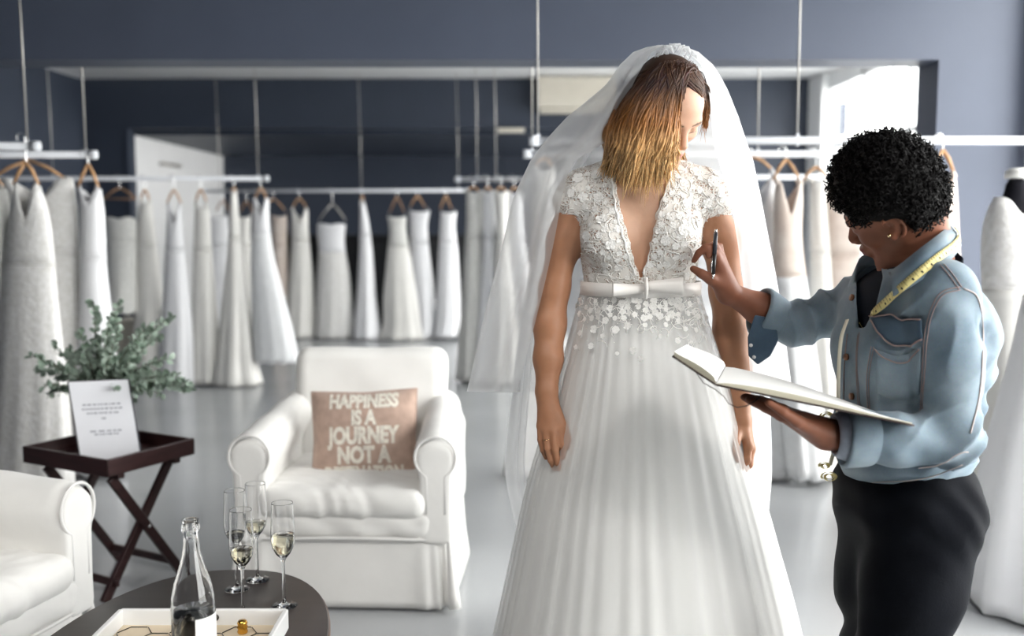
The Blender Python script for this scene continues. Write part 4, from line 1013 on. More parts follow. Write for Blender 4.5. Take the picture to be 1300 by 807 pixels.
# image-right arm
s.chain(PP([(897, 252, 2.465), (915, 305, 2.47), (922, 370, 2.485)]), (.046, .042, .040), .03)
s.chain(PP([(922, 370, 2.485), (927, 420, 2.485), (935, 470, 2.46), (941, 530, 2.43)]), (.040, .040, .034, .0245), .02)
for kx, ky, y, w in ((950, 566, 2.395, .0120), (953, 569, 2.42, .0120), (952, 570, 2.442, .0115), (948, 568, 2.462, .0105)):
    s.cone(P(941, 534, 2.43), P(kx, ky, y), .019, w, .012)
digit(s, [(950, 566, 2.395), (948, 584, 2.385), (940, 592, 2.380), (935, 583, 2.388)], (.0115, .0102, .0090, .0075))
digit(s, [(953, 569, 2.42), (951, 589, 2.408), (943, 598, 2.402), (938, 590, 2.410)], (.0115, .0100, .0088, .0075))
digit(s, [(952, 570, 2.442), (950, 589, 2.43), (944, 597, 2.425), (939, 590, 2.432)], (.011, .0098, .0085, .0072))
digit(s, [(948, 568, 2.462), (947, 584, 2.452), (942, 590, 2.447), (938, 584, 2.452)], (.0095, .0082, .0073, .0062))
s.cone(P(938, 540, 2.425), P(934, 560, 2.385), .016, .0115, .010)
digit(s, [(934, 560, 2.385), (933, 573, 2.372), (936, 584, 2.370)], (.0115, .0095, .0070), .0025)
v, f = s.surf()
# legs and feet, hidden by the skirt
s2 = SDF((br_base[0]-.25, 2.25, -.01), (br_base[0]+.25, 2.75, 1.0), .012)
for sx in (-1, 1):
    x = br_base[0]+sx*.085
    s2.chain([(x, 2.48, .95), (x-sx*.01, 2.47, .55), (x-sx*.015, 2.50, .16)], (.085, .058, .04), .03)
    s2.cone((x-sx*.015, 2.50, .12), (x-sx*.01, 2.34, .035), .04, .028, .02); s2.cone((x-sx*.015, 2.50, .1), (x-sx*.015, 2.52, .01), .022, .012, .02)
v2, f2 = s2.surf()
vv = np.concatenate([v, v2]); ff = np.concatenate([f, f2+len(v)])
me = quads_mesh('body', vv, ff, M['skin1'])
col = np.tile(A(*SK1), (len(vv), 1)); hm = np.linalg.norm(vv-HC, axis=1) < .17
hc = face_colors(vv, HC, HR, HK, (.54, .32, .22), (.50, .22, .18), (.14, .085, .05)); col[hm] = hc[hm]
ch = np.exp(-(((vv-np.array(P(815, 255, 2.38)))/A(.13, .12, .14))**2).sum(1))[:, None]; col = np.where(hm[:, None], col, col*(1-ch)+A(.54, .33, .225)*ch)  # chest painted paler than the arms, as light falling on it
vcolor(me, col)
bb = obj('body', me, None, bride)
# -------- lace bodice
def lace_mat():
    m = mat('ivory_lace_on_nude_net', (.6, .6, .6), .7); nt = m.node_tree; b = nt.nodes['Principled BSDF']
    tc = nt.nodes.new('ShaderNodeTexCoord')
    v1 = nt.nodes.new('ShaderNodeTexVoronoi'); v1.feature = 'DISTANCE_TO_EDGE'; v1.inputs['Scale'].default_value = 150
    n1 = nt.nodes.new('ShaderNodeTexNoise'); n1.inputs['Scale'].default_value = 38; n1.inputs['Detail'].default_value = 3
    add = nt.nodes.new('ShaderNodeVectorMath'); add.operation = 'MULTIPLY_ADD'; add.inputs[1].default_value = (.02, .02, .02)
    nt.links.new(tc.outputs['Object'], n1.inputs['Vector']); nt.links.new(n1.outputs['Color'], add.inputs[0]); nt.links.new(tc.outputs['Object'], add.inputs[2])
    nt.links.new(add.outputs[0], v1.inputs['Vector'])
    r1 = nt.nodes.new('ShaderNodeMapRange'); r1.inputs[1].default_value = .10; r1.inputs[2].default_value = .28; r1.inputs[3].default_value = 1; r1.inputs[4].default_value = 0
    nt.links.new(v1.outputs['Distance'], r1.inputs[0])
    r2 = nt.nodes.new('ShaderNodeMapRange'); r2.inputs[1].default_value = .44; r2.inputs[2].default_value = .56
    nt.links.new(n1.outputs['Fac'], r2.inputs[0])
    mxx = nt.nodes.new('ShaderNodeMath'); mxx.operation = 'MAXIMUM'; nt.links.new(r1.outputs[0], mxx.inputs[0]); nt.links.new(r2.outputs[0], mxx.inputs[1])
    mix = nt.nodes.new('ShaderNodeMix'); mix.data_type = 'RGBA'; mix.inputs[6].default_value = (.42, .29, .22, 1); mix.inputs[7].default_value = (.75, .725, .68, 1)
    nt.links.new(mxx.outputs[0], mix.inputs['Factor']); nt.links.new(mix.outputs[2], b.inputs['Base Color'])
    bp = nt.nodes.new('ShaderNodeBump'); bp.inputs['Strength'].default_value = .8; bp.inputs['Distance'].default_value = .003
    nt.links.new(mxx.outputs[0], bp.inputs['Height']); nt.links.new(bp.outputs['Normal'], b.inputs['Normal'])
    return m
M['bodice'] = lace_mat()
M['applique'] = mat('ivory_lace_applique', (.85, .84, .81), .65, var=.05, scale=60, sheen=.2)
M['bead'] = mat('pearl_bead', (.80, .78, .75), .2, spec=.8, coat=.5)
s = SDF((.03, 2.25, 1.0), (.62, 2.66, 1.58), .0036)
bride_torso(s, .0075)
for a_, b_, r_ in (((734, 248, 2.462), (726, 256, 2.464), .053), ((897, 248, 2.465), (907, 258, 2.468), .055)):
    s.cone(P(*a_), P(*b_), r_, r_-.004, .03)
# front neckline, cap sleeve hems, nape and waist are trimmed from the cloth
def px_z(py, Y): return P(650, py, Y).z
VT = [(352, 814, 1), (340, 813.5, 5), (325, 813.5, 10.5), (300, 811.5, 15), (270, 811, 23), (235, 815, 32), (205, 820, 36), (190, 822, 40)]
vz_ = np.array([px_z(a, 2.37) for a, b, c in VT]); vc_ = np.array([P(b, a, 2.37).x for a, b, c in VT]); vh_ = np.array([P(650+c, a, 2.37).x for a, b, c in VT])
def trim(d, X, Y, Z):
    c = np.interp(Z, vz_, vc_).astype(np.float32); h = np.interp(Z, vz_, vh_).astype(np.float32)
    h = h + .0035*np.abs(np.sin((Z-1.25)*95)) - .002
    vd = np.where(Z < vz_[0], 1.0, np.abs(X-c)-h)                    # positive = keep
    front = np.where(Y < 2.475, 1, 0)
    d = np.where(front > 0, np.maximum(d, -vd*.8), d)
    nx, nz, ny = P(820, 205, 2.47).x, P(820, 205, 2.47).z, 2.475
    d = np.maximum(d, .066-np.sqrt((X-nx)**2+((Y-ny)*.9)**2+((Z-nz)*1.3)**2))
    zw = px_z(366, 2.40)
    return np.maximum(d, zw-Z)
X = s.ax[0][:, None, None]; Y = s.ax[1][None, :, None]; Z = s.ax[2][None, None, :]
s.d = trim(s.d, X, Y, Z).astype(np.float32)
gown_b = obj('wedding_dress_bodice', s.mesh('wedding_dress_bodice', M['bodice']), None, None)
bod_bvh = bvh_of(gown_b.data)
gown_b.parent = bride; gown_b.data.transform(Matrix.Translation(-Vector(br_base)))

# -------- skirt: satin underskirt and a gathered tulle layer
SKP = [(362, 741, 884), (380, 738, 887), (410, 730, 896), (440, 722, 906), (500, 706, 926), (560, 689, 943), (600, 677, 955), (650, 665, 970), (700, 655, 983), (750, 644, 997), (807, 632, 1010)]
YS = 2.47
sz = np.array([P(650, r[0], YS).z for r in SKP]); sl_ = np.array([P(r[1], r[0], YS).x for r in SKP]); sr_ = np.array([P(r[2], r[0], YS).x for r in SKP])
k_ = (sl_[-1]-sl_[-2])/(sz[-1]-sz[-2]); k2 = (sr_[-1]-sr_[-2])/(sz[-1]-sz[-2])
sz = np.append(sz, .01); sl_ = np.append(sl_, sl_[-1]+k_*(.01-sz[-2])); sr_ = np.append(sr_, sr_[-1]+k2*(.01-sz[-2]))
def skirt_rings(off, seed, mr=60, n=360, amp=1.0):
    rng = np.random.default_rng(seed); zs = np.linspace(sz[0], .012, mr); o = np.argsort(sz)
    L = np.interp(zs, sz[o], sl_[o]); R = np.interp(zs, sz[o], sr_[o])
    for _ in range(3):
        L[1:-1] = (L[:-2]+2*L[1:-1]+L[2:])/4; R[1:-1] = (R[:-2]+2*R[1:-1]+R[2:])/4
    ang = np.arange(n)*2*PI/n; out = []
    freqs = [(rng.integers(7, 60), rng.uniform(0, 6.28), rng.uniform(.3, 1)) for _ in range(16)]
    for i in range(mr):
        u = i/(mr-1.0); cx = (L[i]+R[i])/2; hw = (R[i]-L[i])/2+off
        dp = .114+off+(hw-.145)*.85
        w = np.zeros(n)
        for fq, ph, am in freqs: w += am*np.sin(fq*ang+ph+.6*u*math.sin(ph))/(fq**.45)
        w *= amp*(.0022+.0085*u)
        tr_ = .35*smooth01((u-.35)/.65)*np.maximum(0, np.sin(ang))**2
        out.append(np.stack([cx+(hw+w)*np.cos(ang), YS+(dp+w)*np.sin(ang)+tr_, np.full(n, zs[i])], 1))
    return np.array(out)
M['underskirt'] = mat('white_satin_underskirt', (.76, .755, .735), .55, var=.02, sheen=.2)
M['tulle'] = sheer('white_tulle_net', (.86, .86, .85), .30)
g = G(); g.grid(skirt_rings(-.008, 3, amp=.7), True, False); sk = obj('wedding_dress_skirt', g, M['underskirt'], bride)
tul = skirt_rings(.004, 8, amp=1.25)
g = G(); g.grid(tul, True, False); tl = obj('tulle_overskirt', g, M['tulle'], sk)
tul_bvh = bvh_of(mesh_from('tmp', (lambda q: (q.grid(tul, True, False), q)[1])(G()), None))
# -------- ribbon belt with bow
M['ribbon'] = mat('cream_satin_ribbon', (.82, .79, .75), .32, var=.02, sheen=.1)
zc_ = px_z(368, 2.38); hh = .0165
cxw = P(813, 368, YS).x
ang = np.linspace(0, 2*PI, 90, endpoint=False)
rb = []
for dz, o in ((-hh, .002), (-hh, .0065), (hh, .0065), (hh, .002)):
    rb.append(np.stack([cxw+(.1435+o)*np.cos(ang), YS+(.1170+o)*np.sin(ang), np.full(90, zc_+dz)], 1))
g = G(); g.grid(np.array(rb+[rb[0]]), True); blt = obj('ribbon_belt', g, M['ribbon'], bride)
yb0 = YS-.1245
def bow_loop(x0, x1, zc, h, sgn):
    g = G(); n = 24; rows = []
    for i in range(n+1):
        a = PI*i/n*1.0; u = i/n
        x = x0+(x1-x0)*math.sin(a*1.0)**.8 if 0 < i < n else x0
        yy = yb0-.004-.016*math.sin(PI*u)*(1 if u < .5 else .6)-(.004 if u < .5 else 0)
        hh_ = h*(.45+.55*math.sin(PI*u)**.7)
        rows.append([(x, yy, zc-hh_), (x, yy-.002, zc), (x, yy, zc+hh_)])
    g.grid(np.array(rows)); return g
zb_ = px_z(362, 2.37)
bow = obj('bow', bow_loop(P(818, 362, 2.36).x, P(864, 362, 2.36).x, zb_, .021, 1), M['ribbon'], blt, solid=.001)
obj('bow_loop', bow_loop(P(818, 362, 2.36).x, P(776, 366, 2.36).x, zb_-.008, .015, -1), M['ribbon'], blt, solid=.001)
g = G(); kx = P(818, 364, 2.36).x; g.tube([(kx, yb0-.016, zb_+.02), (kx, yb0-.022, zb_-.004), (kx, yb0-.016, zb_-.028)], [.007, .009, .007], 10, flat=.6); obj('bow_knot', g, M['ribbon'], blt)
# -------- lace flowers, vines, scalloped borders and beads on the bodice and hip
def flower_geo(n=5, seed=0, dbl=True):
    rng = np.random.default_rng(seed); g = G()
    for layer, (R, zz, nn) in enumerate(((1.0, 0.0, n), (.58, .10, n)) if dbl else ((1.0, 0, n),)):
        for k in range(nn):
            a = 2*PI*(k+.5*layer)/nn+rng.uniform(-.15, .15); d = A(math.cos(a), math.sin(a), 0); sd = A(-d[1], d[0], 0); w = R*.46; cup = rng.uniform(.10, .28)
            rows = []
            for u, ww in ((.12, .35), (.45, .95), (.75, 1.0), (.98, .55)):
                rows.append([d*R*u+sd*w*ww*e+A(0, 0, zz+cup*R*(u**2)*.7+.10*R*(abs(e)-.5)*-1) for e in (-1, -.4, .4, 1)])
            g.grid(np.array(rows))
    for k in range(6):
        a = k*PI/3; c = A(math.cos(a)*.13, math.sin(a)*.13, .16)
        g.add([c+A(.07, 0, 0), c+A(-.07, 0, 0), c+A(0, .07, 0), c+A(0, -.07, 0), c+A(0, 0, .08), c+A(0, 0, -.08)], [(0, 2, 4), (2, 1, 4), (1, 3, 4), (3, 0, 4)])
    return g
flw = [mesh_from('lace_flower', flower_geo(5+i % 2, i), M['applique']) for i in range(4)]
def put_flower(r, R, parent, spin, i):
    p, n = r; up = A(0, 0, 1); x = np.cross(up, n); x /= np.linalg.norm(x)+1e-9; y = np.cross(n, x)
    F = 1.05*R; m = Matrix(((x[0]*R, y[0]*R, n[0]*F, 0), (x[1]*R, y[1]*R, n[1]*F, 0), (x[2]*R, y[2]*R, n[2]*F, 0), (0, 0, 0, 1))) @ Matrix.Rotation(spin, 4, 'Z')
    o = bpy.data.objects.new('lace_flower', flw[i % 4]); COL.objects.link(o); o.parent = parent
    o.matrix_local = Matrix.Translation(Vector(p)-Vector(br_base)) @ m
    return o
rng = np.random.default_rng(5)
fix = [(734, 226, .020), (757, 222, .019), (740, 250, .017), (760, 250, .018), (764, 278, .020), (745, 300, .018), (778, 268, .014), (750, 330, .016), (775, 310, .018), (752, 352, .016), (785, 340, .015),
       (883, 218, .021), (905, 232, .019), (868, 232, .016), (898, 258, .018), (872, 258, .018), (852, 275, .017), (868, 292, .020), (886, 285, .016), (845, 305, .017), (868, 325, .018), (846, 335, .015), (872, 350, .015), (795, 325, .012), (838, 320, .012), (725, 245, .015), (745, 275, .016), (785, 290, .014), (895, 305, .0), (915, 245, .014), (840, 285, .012), (740, 315, .014), (768, 335, .014), (858, 312, .013)]
pts_used = []
for i, (px, py, R) in enumerate(fix):
    r = cast(bod_bvh, px, py, .001)
    if r is not None and R > 0: put_flower(r, R*.72, gown_b, rng.uniform(0, 6), i); pts_used.append((px, py))
tries = 0
while len(pts_used) < 105 and tries < 3000:
    tries += 1; px, py = rng.uniform(715, 925), rng.uniform(205, 360)
    r = cast(bod_bvh, px, py, .001)
    if r is None or r[1][1] > -.15 or min(math.hypot(px-a, py-b) for a, b in pts_used) < 9: continue
    if abs(np.interp(r[0][2], vz_, vc_)-r[0][0]) < np.interp(r[0][2], vz_, vh_)+.006 and r[0][2] > vz_[0]: continue
    put_flower(r, rng.uniform(.0055, .009), gown_b, rng.uniform(0, 6), tries); pts_used.append((px, py))
# vine cords and beads (too many to count)
vg = G(); bg = G()
for k in range(340):
    px, py = rng.uniform(718, 922), rng.uniform(208, 360); a = rng.uniform(0, 6.28); cur = rng.uniform(-.5, .5); path = []
    for j in range(9):
        r = cast(bod_bvh, px, py, .0012)
        if r is None or r[1][1] > -.1: break
        path.append(r[0]); px += math.cos(a)*2.2; py += math.sin(a)*2.2; a += cur
    if len(path) > 4: vg.tube(path, .0011, 4)
def bead(p, r):
    bg.add([p+A(r, 0, 0), p+A(-r, 0, 0), p+A(0, r, 0), p+A(0, -r, 0), p+A(0, 0, r), p+A(0, 0, -r)], [(0, 2, 4), (2, 1, 4), (1, 3, 4), (3, 0, 4), (2, 0, 5), (1, 2, 5), (3, 1, 5), (0, 3, 5)])
for k in range(900):
    r = cast(bod_bvh, rng.uniform(716, 924), rng.uniform(206, 361), .0018)
    if r is not None and r[1][1] < -.1: bead(r[0], rng.uniform(.0010, .0019))
obj('lace_cording', vg, M['applique'], gown_b, kind='stuff'); obj('pearl_beads', bg, M['bead'], gown_b, kind='stuff')
# scalloped border along the plunging neckline and the cap sleeves
for side in (-1, 1):
    sg = G(); zz2 = np.linspace(vz_[0]+.004, vz_[-2], 100); path = []
    for z in zz2:
        c = np.interp(z, vz_, vc_); h = np.interp(z, vz_, vh_)+.0035*abs(math.sin((z-1.25)*95))
        q = Vector((c+side*(h+(.003 if side < 0 else .006)), 2.42, z)); d = (q-CAMP).normalized(); r = bod_bvh.ray_cast(CAMP, d, 6)
        if r[0] is not None: path.append(np.array(r[0])+A(0, -.0015, 0))
    if len(path) > 5:
        pth = np.array(path); pth[:, 1] = np.minimum(smooth_path(pth, 6)[:, 1], pth[:, 1]); sg.tube(smooth_path(pth, 1), .0026, 6); obj('scalloped_border', sg, M['applique'], gown_b)
# hip lace on the skirt
placed = []
for i in range(900):
    px = rng.uniform(728, 900); py = 380+abs(rng.normal(0, 22)); 
    if py > 470 or rng.uniform() < .25: continue
    if placed and min(math.hypot(px-a, py-b) for a, b in placed) < (7 if py < 405 else 13): continue
    r = cast(tul_bvh, px, py, .001)
    if r is None or r[1][1] > -.1: continue
    put_flower(r, rng.uniform(.006, .0105)*(1 if py < 420 else .85), sk, rng.uniform(0, 6), i); placed.append((px, py))
    if len(placed) > 100: break
bg = G(); vg = G()
for k in range(420):
    r = cast(tul_bvh, rng.uniform(732, 896), 378+abs(rng.normal(0, 20)), .002)
    if r is not None: bead(r[0], rng.uniform(.0009, .0016))
for k in range(90):
    px, py = rng.uniform(732, 895), 378+abs(rng.normal(0, 22)); a = rng.uniform(0, 6.28); cur = rng.uniform(-.5, .5); path = []
    for j in range(9):
        r = cast(tul_bvh, px, py, .0015)
        if r is None: break
        path.append(r[0]); px += math.cos(a)*2.2; py += math.sin(a)*2.2; a += cur
    if len(path) > 4: vg.tube(path, .0010, 4)
obj('pearl_beads', bg, M['bead'], sk, kind='stuff'); obj('lace_cording', vg, M['applique'], sk, kind='stuff')
# ring
rp = np.array(P(690, 559, 2.40)); g = G(); ax_ = PP([(686, 541, 2.407), (691, 571, 2.40)]); d = ax_[1]-ax_[0]; d /= np.linalg.norm(d); e1 = np.cross(d, A(0, 1, 0)); e1 /= np.linalg.norm(e1); e2 = np.cross(d, e1)
rc = np.array(P(695, 569, 2.358))*.5+np.array(P(693, 546, 2.370))*.5
g.tube([rc+0.0105*(e1*math.cos(t)+e2*math.sin(t)) for t in np.linspace(0, 2*PI, 25)], .0011, 6); M['goldring'] = mat('gold', (.8, .6, .35), .2, metal=1)
obj('ring', g, M['goldring'], bride)

# -------- hair
M['hair1'] = mat('ombre_hair', (.3, .16, .07), .5, vcol='col', var=.22, scale=160, spec=.3)
ROOT, MID, TIP = A(.050, .022, .011), A(.27, .115, .036), A(.66, .42, .19)
def hair_col(p):
    z = p[:, 2]; t = np.clip((px_z(118, 2.36)-z)/(px_z(118, 2.36)-px_z(215, 2.36)), 0, 1)[:, None]
    c = np.where(t < .45, ROOT+(MID-ROOT)*(t/.45), MID+(TIP-MID)*((t-.45)/.55)); return c
s = SDF(tuple(HC-A(.22, .2, .26)), tuple(HC+A(.16, .22, .17)), .0042)
s.ell(HC+HR @ (A(0, -.020, .045)*HK), A(.081, .098, .090)*HK, HR, 0)
s.chain(PP([(838, 112, 2.345), (818, 150, 2.33), (808, 190, 2.335), (808, 218, 2.35)]), (.045, .052, .050, .030), .03)
s.chain(PP([(815, 130, 2.42), (793, 175, 2.41), (790, 212, 2.42)]), (.055, .050, .030), .03)
s.chain(PP([(836, 150, 2.315), (838, 185, 2.315), (838, 214, 2.33)]), (.036, .034, .020), .025)
s.chain(PP([(850, 150, 2.50), (830, 200, 2.50)]), (.07, .05), .03)
s.chain(PP([(878, 100, 2.36), (893, 125, 2.40), (896, 160, 2.42)]), (.018, .014, .007), .012)
s.ell(TH(.004, .092, -.040), A(.044, .05, .064)*HK, HR, .008, 'cut')
hv, hf = s.surf()
me = quads_mesh('hair', hv, hf, M['hair1']); vcolor(me, hair_col(hv)*.8)
hair_bvh = bvh_of(me)
hair1 = obj('hair', me, None, bride)
sg = G(); scol = []
rng = np.random.default_rng(12)
def strand(pxs, r, lift, wave, jit):
    pp = spline(pxs, 26); path = []
    for i, (x, y) in enumerate(pp):
        c = cast(hair_bvh, x, y, lift)
        if c is None:
            if path: path.append(path[-1]+A(*(P(x, y, path[-1][1])-P(*lastxy, path[-1][1])))); lastxy = (x, y)
            continue
        path.append(c[0]); lastxy = (x, y)
    if len(path) < 8: return
    p = smooth_path(np.array(path), 5); n = len(p); u = np.linspace(0, 1, n)
    ph = rng.uniform(0, 6.28); ff_ = rng.uniform(9, 15); p[:, 0] += wave*np.sin(u*ff_+ph)*u**1.6; p[:, 1] += wave*np.cos(u*ff_+ph)*u**1.6-.001*rng.uniform()
    n0 = sg.n; sg.tube(p, r*np.clip(np.minimum(.35+u*4, (1-u)*3.2+.12), .1, 1), 5)
    cc = hair_col(np.repeat(p, 5, 0))*rng.uniform(.65, 1.35)
    scol.append(np.clip(cc+rng.normal(0, .008), .01, .9))
for k in range(640):
    rx = rng.uniform(838, 884); ry = 80+(rx-860)**2*.006+rng.uniform(-2, 12)
    q = rng.uniform(0, 1)**.9; tipx = 764+100*q+rng.normal(0, 5); tipy = 200+34*math.sin(PI*(.12+.78*q))**.7+rng.normal(0, 9)
    mx = 778+88*q; midy = 150+rng.normal(0, 6)
    strand([(rx, ry), ((rx*.45+mx*.55), 108+rng.normal(0, 5)-8*q), (mx+rng.normal(0, 2), midy), (mx-4+rng.normal(0, 3), 185), (tipx, tipy)], rng.uniform(.0012, .0036), rng.uniform(.0, .007), rng.uniform(.002, .011), 0)
for k in range(170):
    rx = rng.uniform(846, 884); ry = 80+(rx-862)**2*.004+rng.uniform(-1, 8); e_ = rng.uniform(0, 1)
    strand([(rx, ry), (rx+(893-rx)*.35, 91+12*e_), (rx+(893-rx)*.75, 100+16*e_+rng.normal(0, 2)), (893+rng.normal(0, 2), 112+14*e_), (897+rng.normal(0, 2), 134+rng.normal(0, 5))], rng.uniform(.0012, .0026), rng.uniform(.001, .005), .002, 0)
for k in range(120):
    rx = rng.uniform(846, 872); q = rng.uniform(0, 1)
    strand([(rx, 82+rng.uniform(0, 8)), (rx+4-8*q, 100), (862-14*q+rng.normal(0, 2), 124), (860-14*q+rng.normal(0, 2), 150), (862-18*q, 180), (862-22*q+rng.normal(0, 4), 204+rng.normal(0, 8))], rng.uniform(.0012, .0028), rng.uniform(.002, .009), rng.uniform(.002, .007), 0)
for k in range(60):
    rx = rng.uniform(872, 886); strand([(rx, 82+rng.uniform(0, 8)), (rx+8, 96), (895+rng.normal(0, 2), 118), (897+rng.normal(0, 2), 140), (893+rng.normal(0, 3), 160+rng.normal(0, 8))], rng.uniform(.001, .002), rng.uniform(0, .003), .002, 0)
me = mesh_from('hair_strands', sg, M['hair1']); vcolor(me, np.concatenate(scol)); obj('hair_strands', me, None, hair1, kind='stuff')
# -------- veil
M['veil'] = sheer('white_veil_net', (.87, .88, .89), .38)
rows = [ # py, left front edge, left outline, right outline, right front edge, y front, y mid, y back
    (57, 842, 838, 856, 852, 2.42, 2.45, 2.47), (60, 836, 822, 870, 862, 2.38, 2.44, 2.49), (66, 826, 806, 884, 874, 2.345, 2.44, 2.52), (82, 816, 790, 902, 893, 2.32, 2.44, 2.55), (107, 801, 774, 917, 901, 2.33, 2.45, 2.58),
    (126, 796, 752, 924, 904, 2.35, 2.46, 2.60), (148, 790, 724, 932, 906, 2.37, 2.48, 2.62), (179, 774, 695, 942, 908, 2.385, 2.49, 2.64), (205, 722, 680, 950, 915, 2.385, 2.50, 2.66), (251, 711, 657, 959, 931, 2.375, 2.50, 2.67),
    (300, 703, 648, 968, 939, 2.39, 2.51, 2.68), (350, 692, 635, 978, 946, 2.40, 2.52, 2.69), (400, 680, 622, 986, 951, 2.41, 2.53, 2.70), (450, 667, 612, 992, 954, 2.42, 2.54, 2.71), (497, 655, 601, 998, 957, 2.42, 2.54, 2.72)]
def veil_sheet(rows, seed, nseg=150, ripple=.010, sub_=4):
    rng = np.random.default_rng(seed); R = np.array(rows, float); m = (len(R)-1)*sub_+1
    ti = np.linspace(0, len(R)-1, m); RR = np.stack([np.interp(ti, np.arange(len(R)), R[:, j]) for j in range(8)], 1)
    for j in range(1, 8):
        for _ in range(3): RR[1:-1, j] = (RR[:-2, j]+2*RR[1:-1, j]+RR[2:, j])/4
    out = []; fr = [(rng.uniform(8, 34), rng.uniform(0, 6.28), rng.uniform(.4, 1)) for _ in range(7)]
    for i in range(m):
        py, a, b, c, d, yf, ym, yb = RR[i]
        cp = PP([(a, py, yf), (b*.55+a*.45, py, yf*.55+ym*.45), (b, py, ym), (b*.7+c*.3, py, yb-.015), ((b+c)/2, py, yb), (b*.3+c*.7, py, yb-.015), (c, py, ym), (c*.55+d*.45, py, yf*.55+ym*.45), (d, py, yf)])
        p = spline(cp, nseg); t = np.gradient(p, axis=0); t /= np.linalg.norm(t, axis=1)[:, None]; nn = np.stack([-t[:, 1], t[:, 0], 0*t[:, 0]], 1)
        u = np.linspace(0, 1, nseg); w = sum(am*np.sin(fq*u*2+ph+.3*i/m) for fq, ph, am in fr)/3
        gr = ripple*(.25+.75*min(1, i/m*1.6)); p = p+nn*(w*gr)[:, None]; out.append(p)
    return np.array(out)
vs = veil_sheet(rows, 4)
g = G(); g.grid(vs); vl = obj('veil', g, M['veil'], bride, label='sheer white tulle veil over the hair')
rows2 = [(70, 842, 830, 872, 860, 2.46, 2.47, 2.50), (110, 815, 795, 905, 890, 2.47, 2.50, 2.58), (180, 760, 735, 935, 915, 2.50, 2.54, 2.66), (260, 712, 690, 950, 938, 2.53, 2.58, 2.70), (350, 695, 675, 960, 946, 2.55, 2.60, 2.74), (450, 680, 660, 970, 950, 2.56, 2.62, 2.80), (595, 668, 644, 976, 950, 2.60, 2.72, 2.96), (690, 690, 664, 968, 940, 2.66, 2.82, 3.02), (800, 712, 690, 950, 925, 2.75, 2.92, 3.06)]
vs2 = veil_sheet(rows2, 6, ripple=.014, sub_=7)
g = G(); g.grid(vs2); obj('veil_under_layer', g, M['veil'], vl)
# gathered tulle at the comb
cg = G()
for k in range(9):
    a = k/8; px = 836+44*a; p = np.array(P(px, 76-14*math.sin(PI*a)+rng.uniform(-2, 2), 2.335+.03*rng.uniform()))
    cg.tube([p+A(-.012, 0, -.006), p+A(-.004, -.004, .006+.006*rng.uniform()), p+A(.006, -.002, .008), p+A(.014, .004, -.004)], [.002, .006, .006, .002], 8, flat=.5)
obj('veil_comb_gathers', cg, M['veil'], vl)
# ================================================================== the stylist
M['skin2'] = mat('deep_brown_skin', (.16, .07, .042), .5, vcol='col', var=.08, scale=30, spec=.32, sub=.08, bump=.06, bscale=350)
SK2 = (.215, .082, .046)
st_base = A(.85, 2.13, 0)
sty = thing('person', 'stylist with short curly black hair in a denim jacket measuring the bride', 'person', tuple(st_base))
FB = frame_axes((-.985, -.17, 0), (0, 0, 1)); FBL = FB[:, 0]; FBF = FB[:, 1]
def S(lat, fwd, z): return A(st_base[0], st_base[1], 0)+FBL*lat+FBF*fwd+A(0, 0, z)
SHL = np.array(P(1196, 372, 1.985)); SHR = np.array(P(1092, 388, 2.30))
ELL = np.array(P(1210, 556, 1.93)); WRL = np.array(P(1062, 552, 1.93))
ELR = np.array(P(1008, 411, 2.38)); WRR = np.array(P(926, 372, 2.355))
RB = np.stack([FBL, FBF, A(0, 0, 1)], 1)
def sty_torso(s, o=0.0):
    s.ell(S(0, -.01, 1.14), (.158+o, .108+o, .17+o), RB, 0)
    s.ell(S(0, .005, .98), (.140+o, .105+o, .15+o), RB, .06)
    s.ell(S(.06, .065, 1.12), (.060+o, .055+o, .060+o), RB, .04); s.ell(S(-.06, .065, 1.12), (.060+o, .055+o, .060+o), RB, .04)
    s.cone(SHL, SHR, .052+o, .052+o, .06)
# --- body
s = SDF((.36, 1.80, .86), (1.08, 2.50, 1.66), .004)
sty_torso(s)
K2 = 1.0
yw, pt, rl = math.radians(40), math.radians(22), math.radians(-32)
f_ = A(-math.cos(yw)*math.cos(pt), math.sin(yw)*math.cos(pt), -math.sin(pt)); u_ = A(-math.cos(yw)*math.sin(pt), math.sin(yw)*math.sin(pt), math.cos(pt))
R2 = frame_axes(f_, u_*math.cos(rl)-np.cross(u_, f_)*math.sin(rl))
C2 = np.array(P(1134, 286, 2.03))-R2 @ A(.0775, -.006, 0)*K2
T2 = add_head(s, C2, R2, K2, full_lips=1.35, nose_w=1.25)
s.cone(T2(0, -.035, -.04), S(0, -.035, 1.30), .055, .062, .03)
s.chain([SHL, ELL], (.05, .04), .03); s.chain([ELL, WRL], (.042, .029), .02)
s.chain([SHR, ELR], (.048, .042), .03); s.chain([ELR, np.array(P(965, 392, 2.37)), WRR], (.042, .036, .0255), .02)
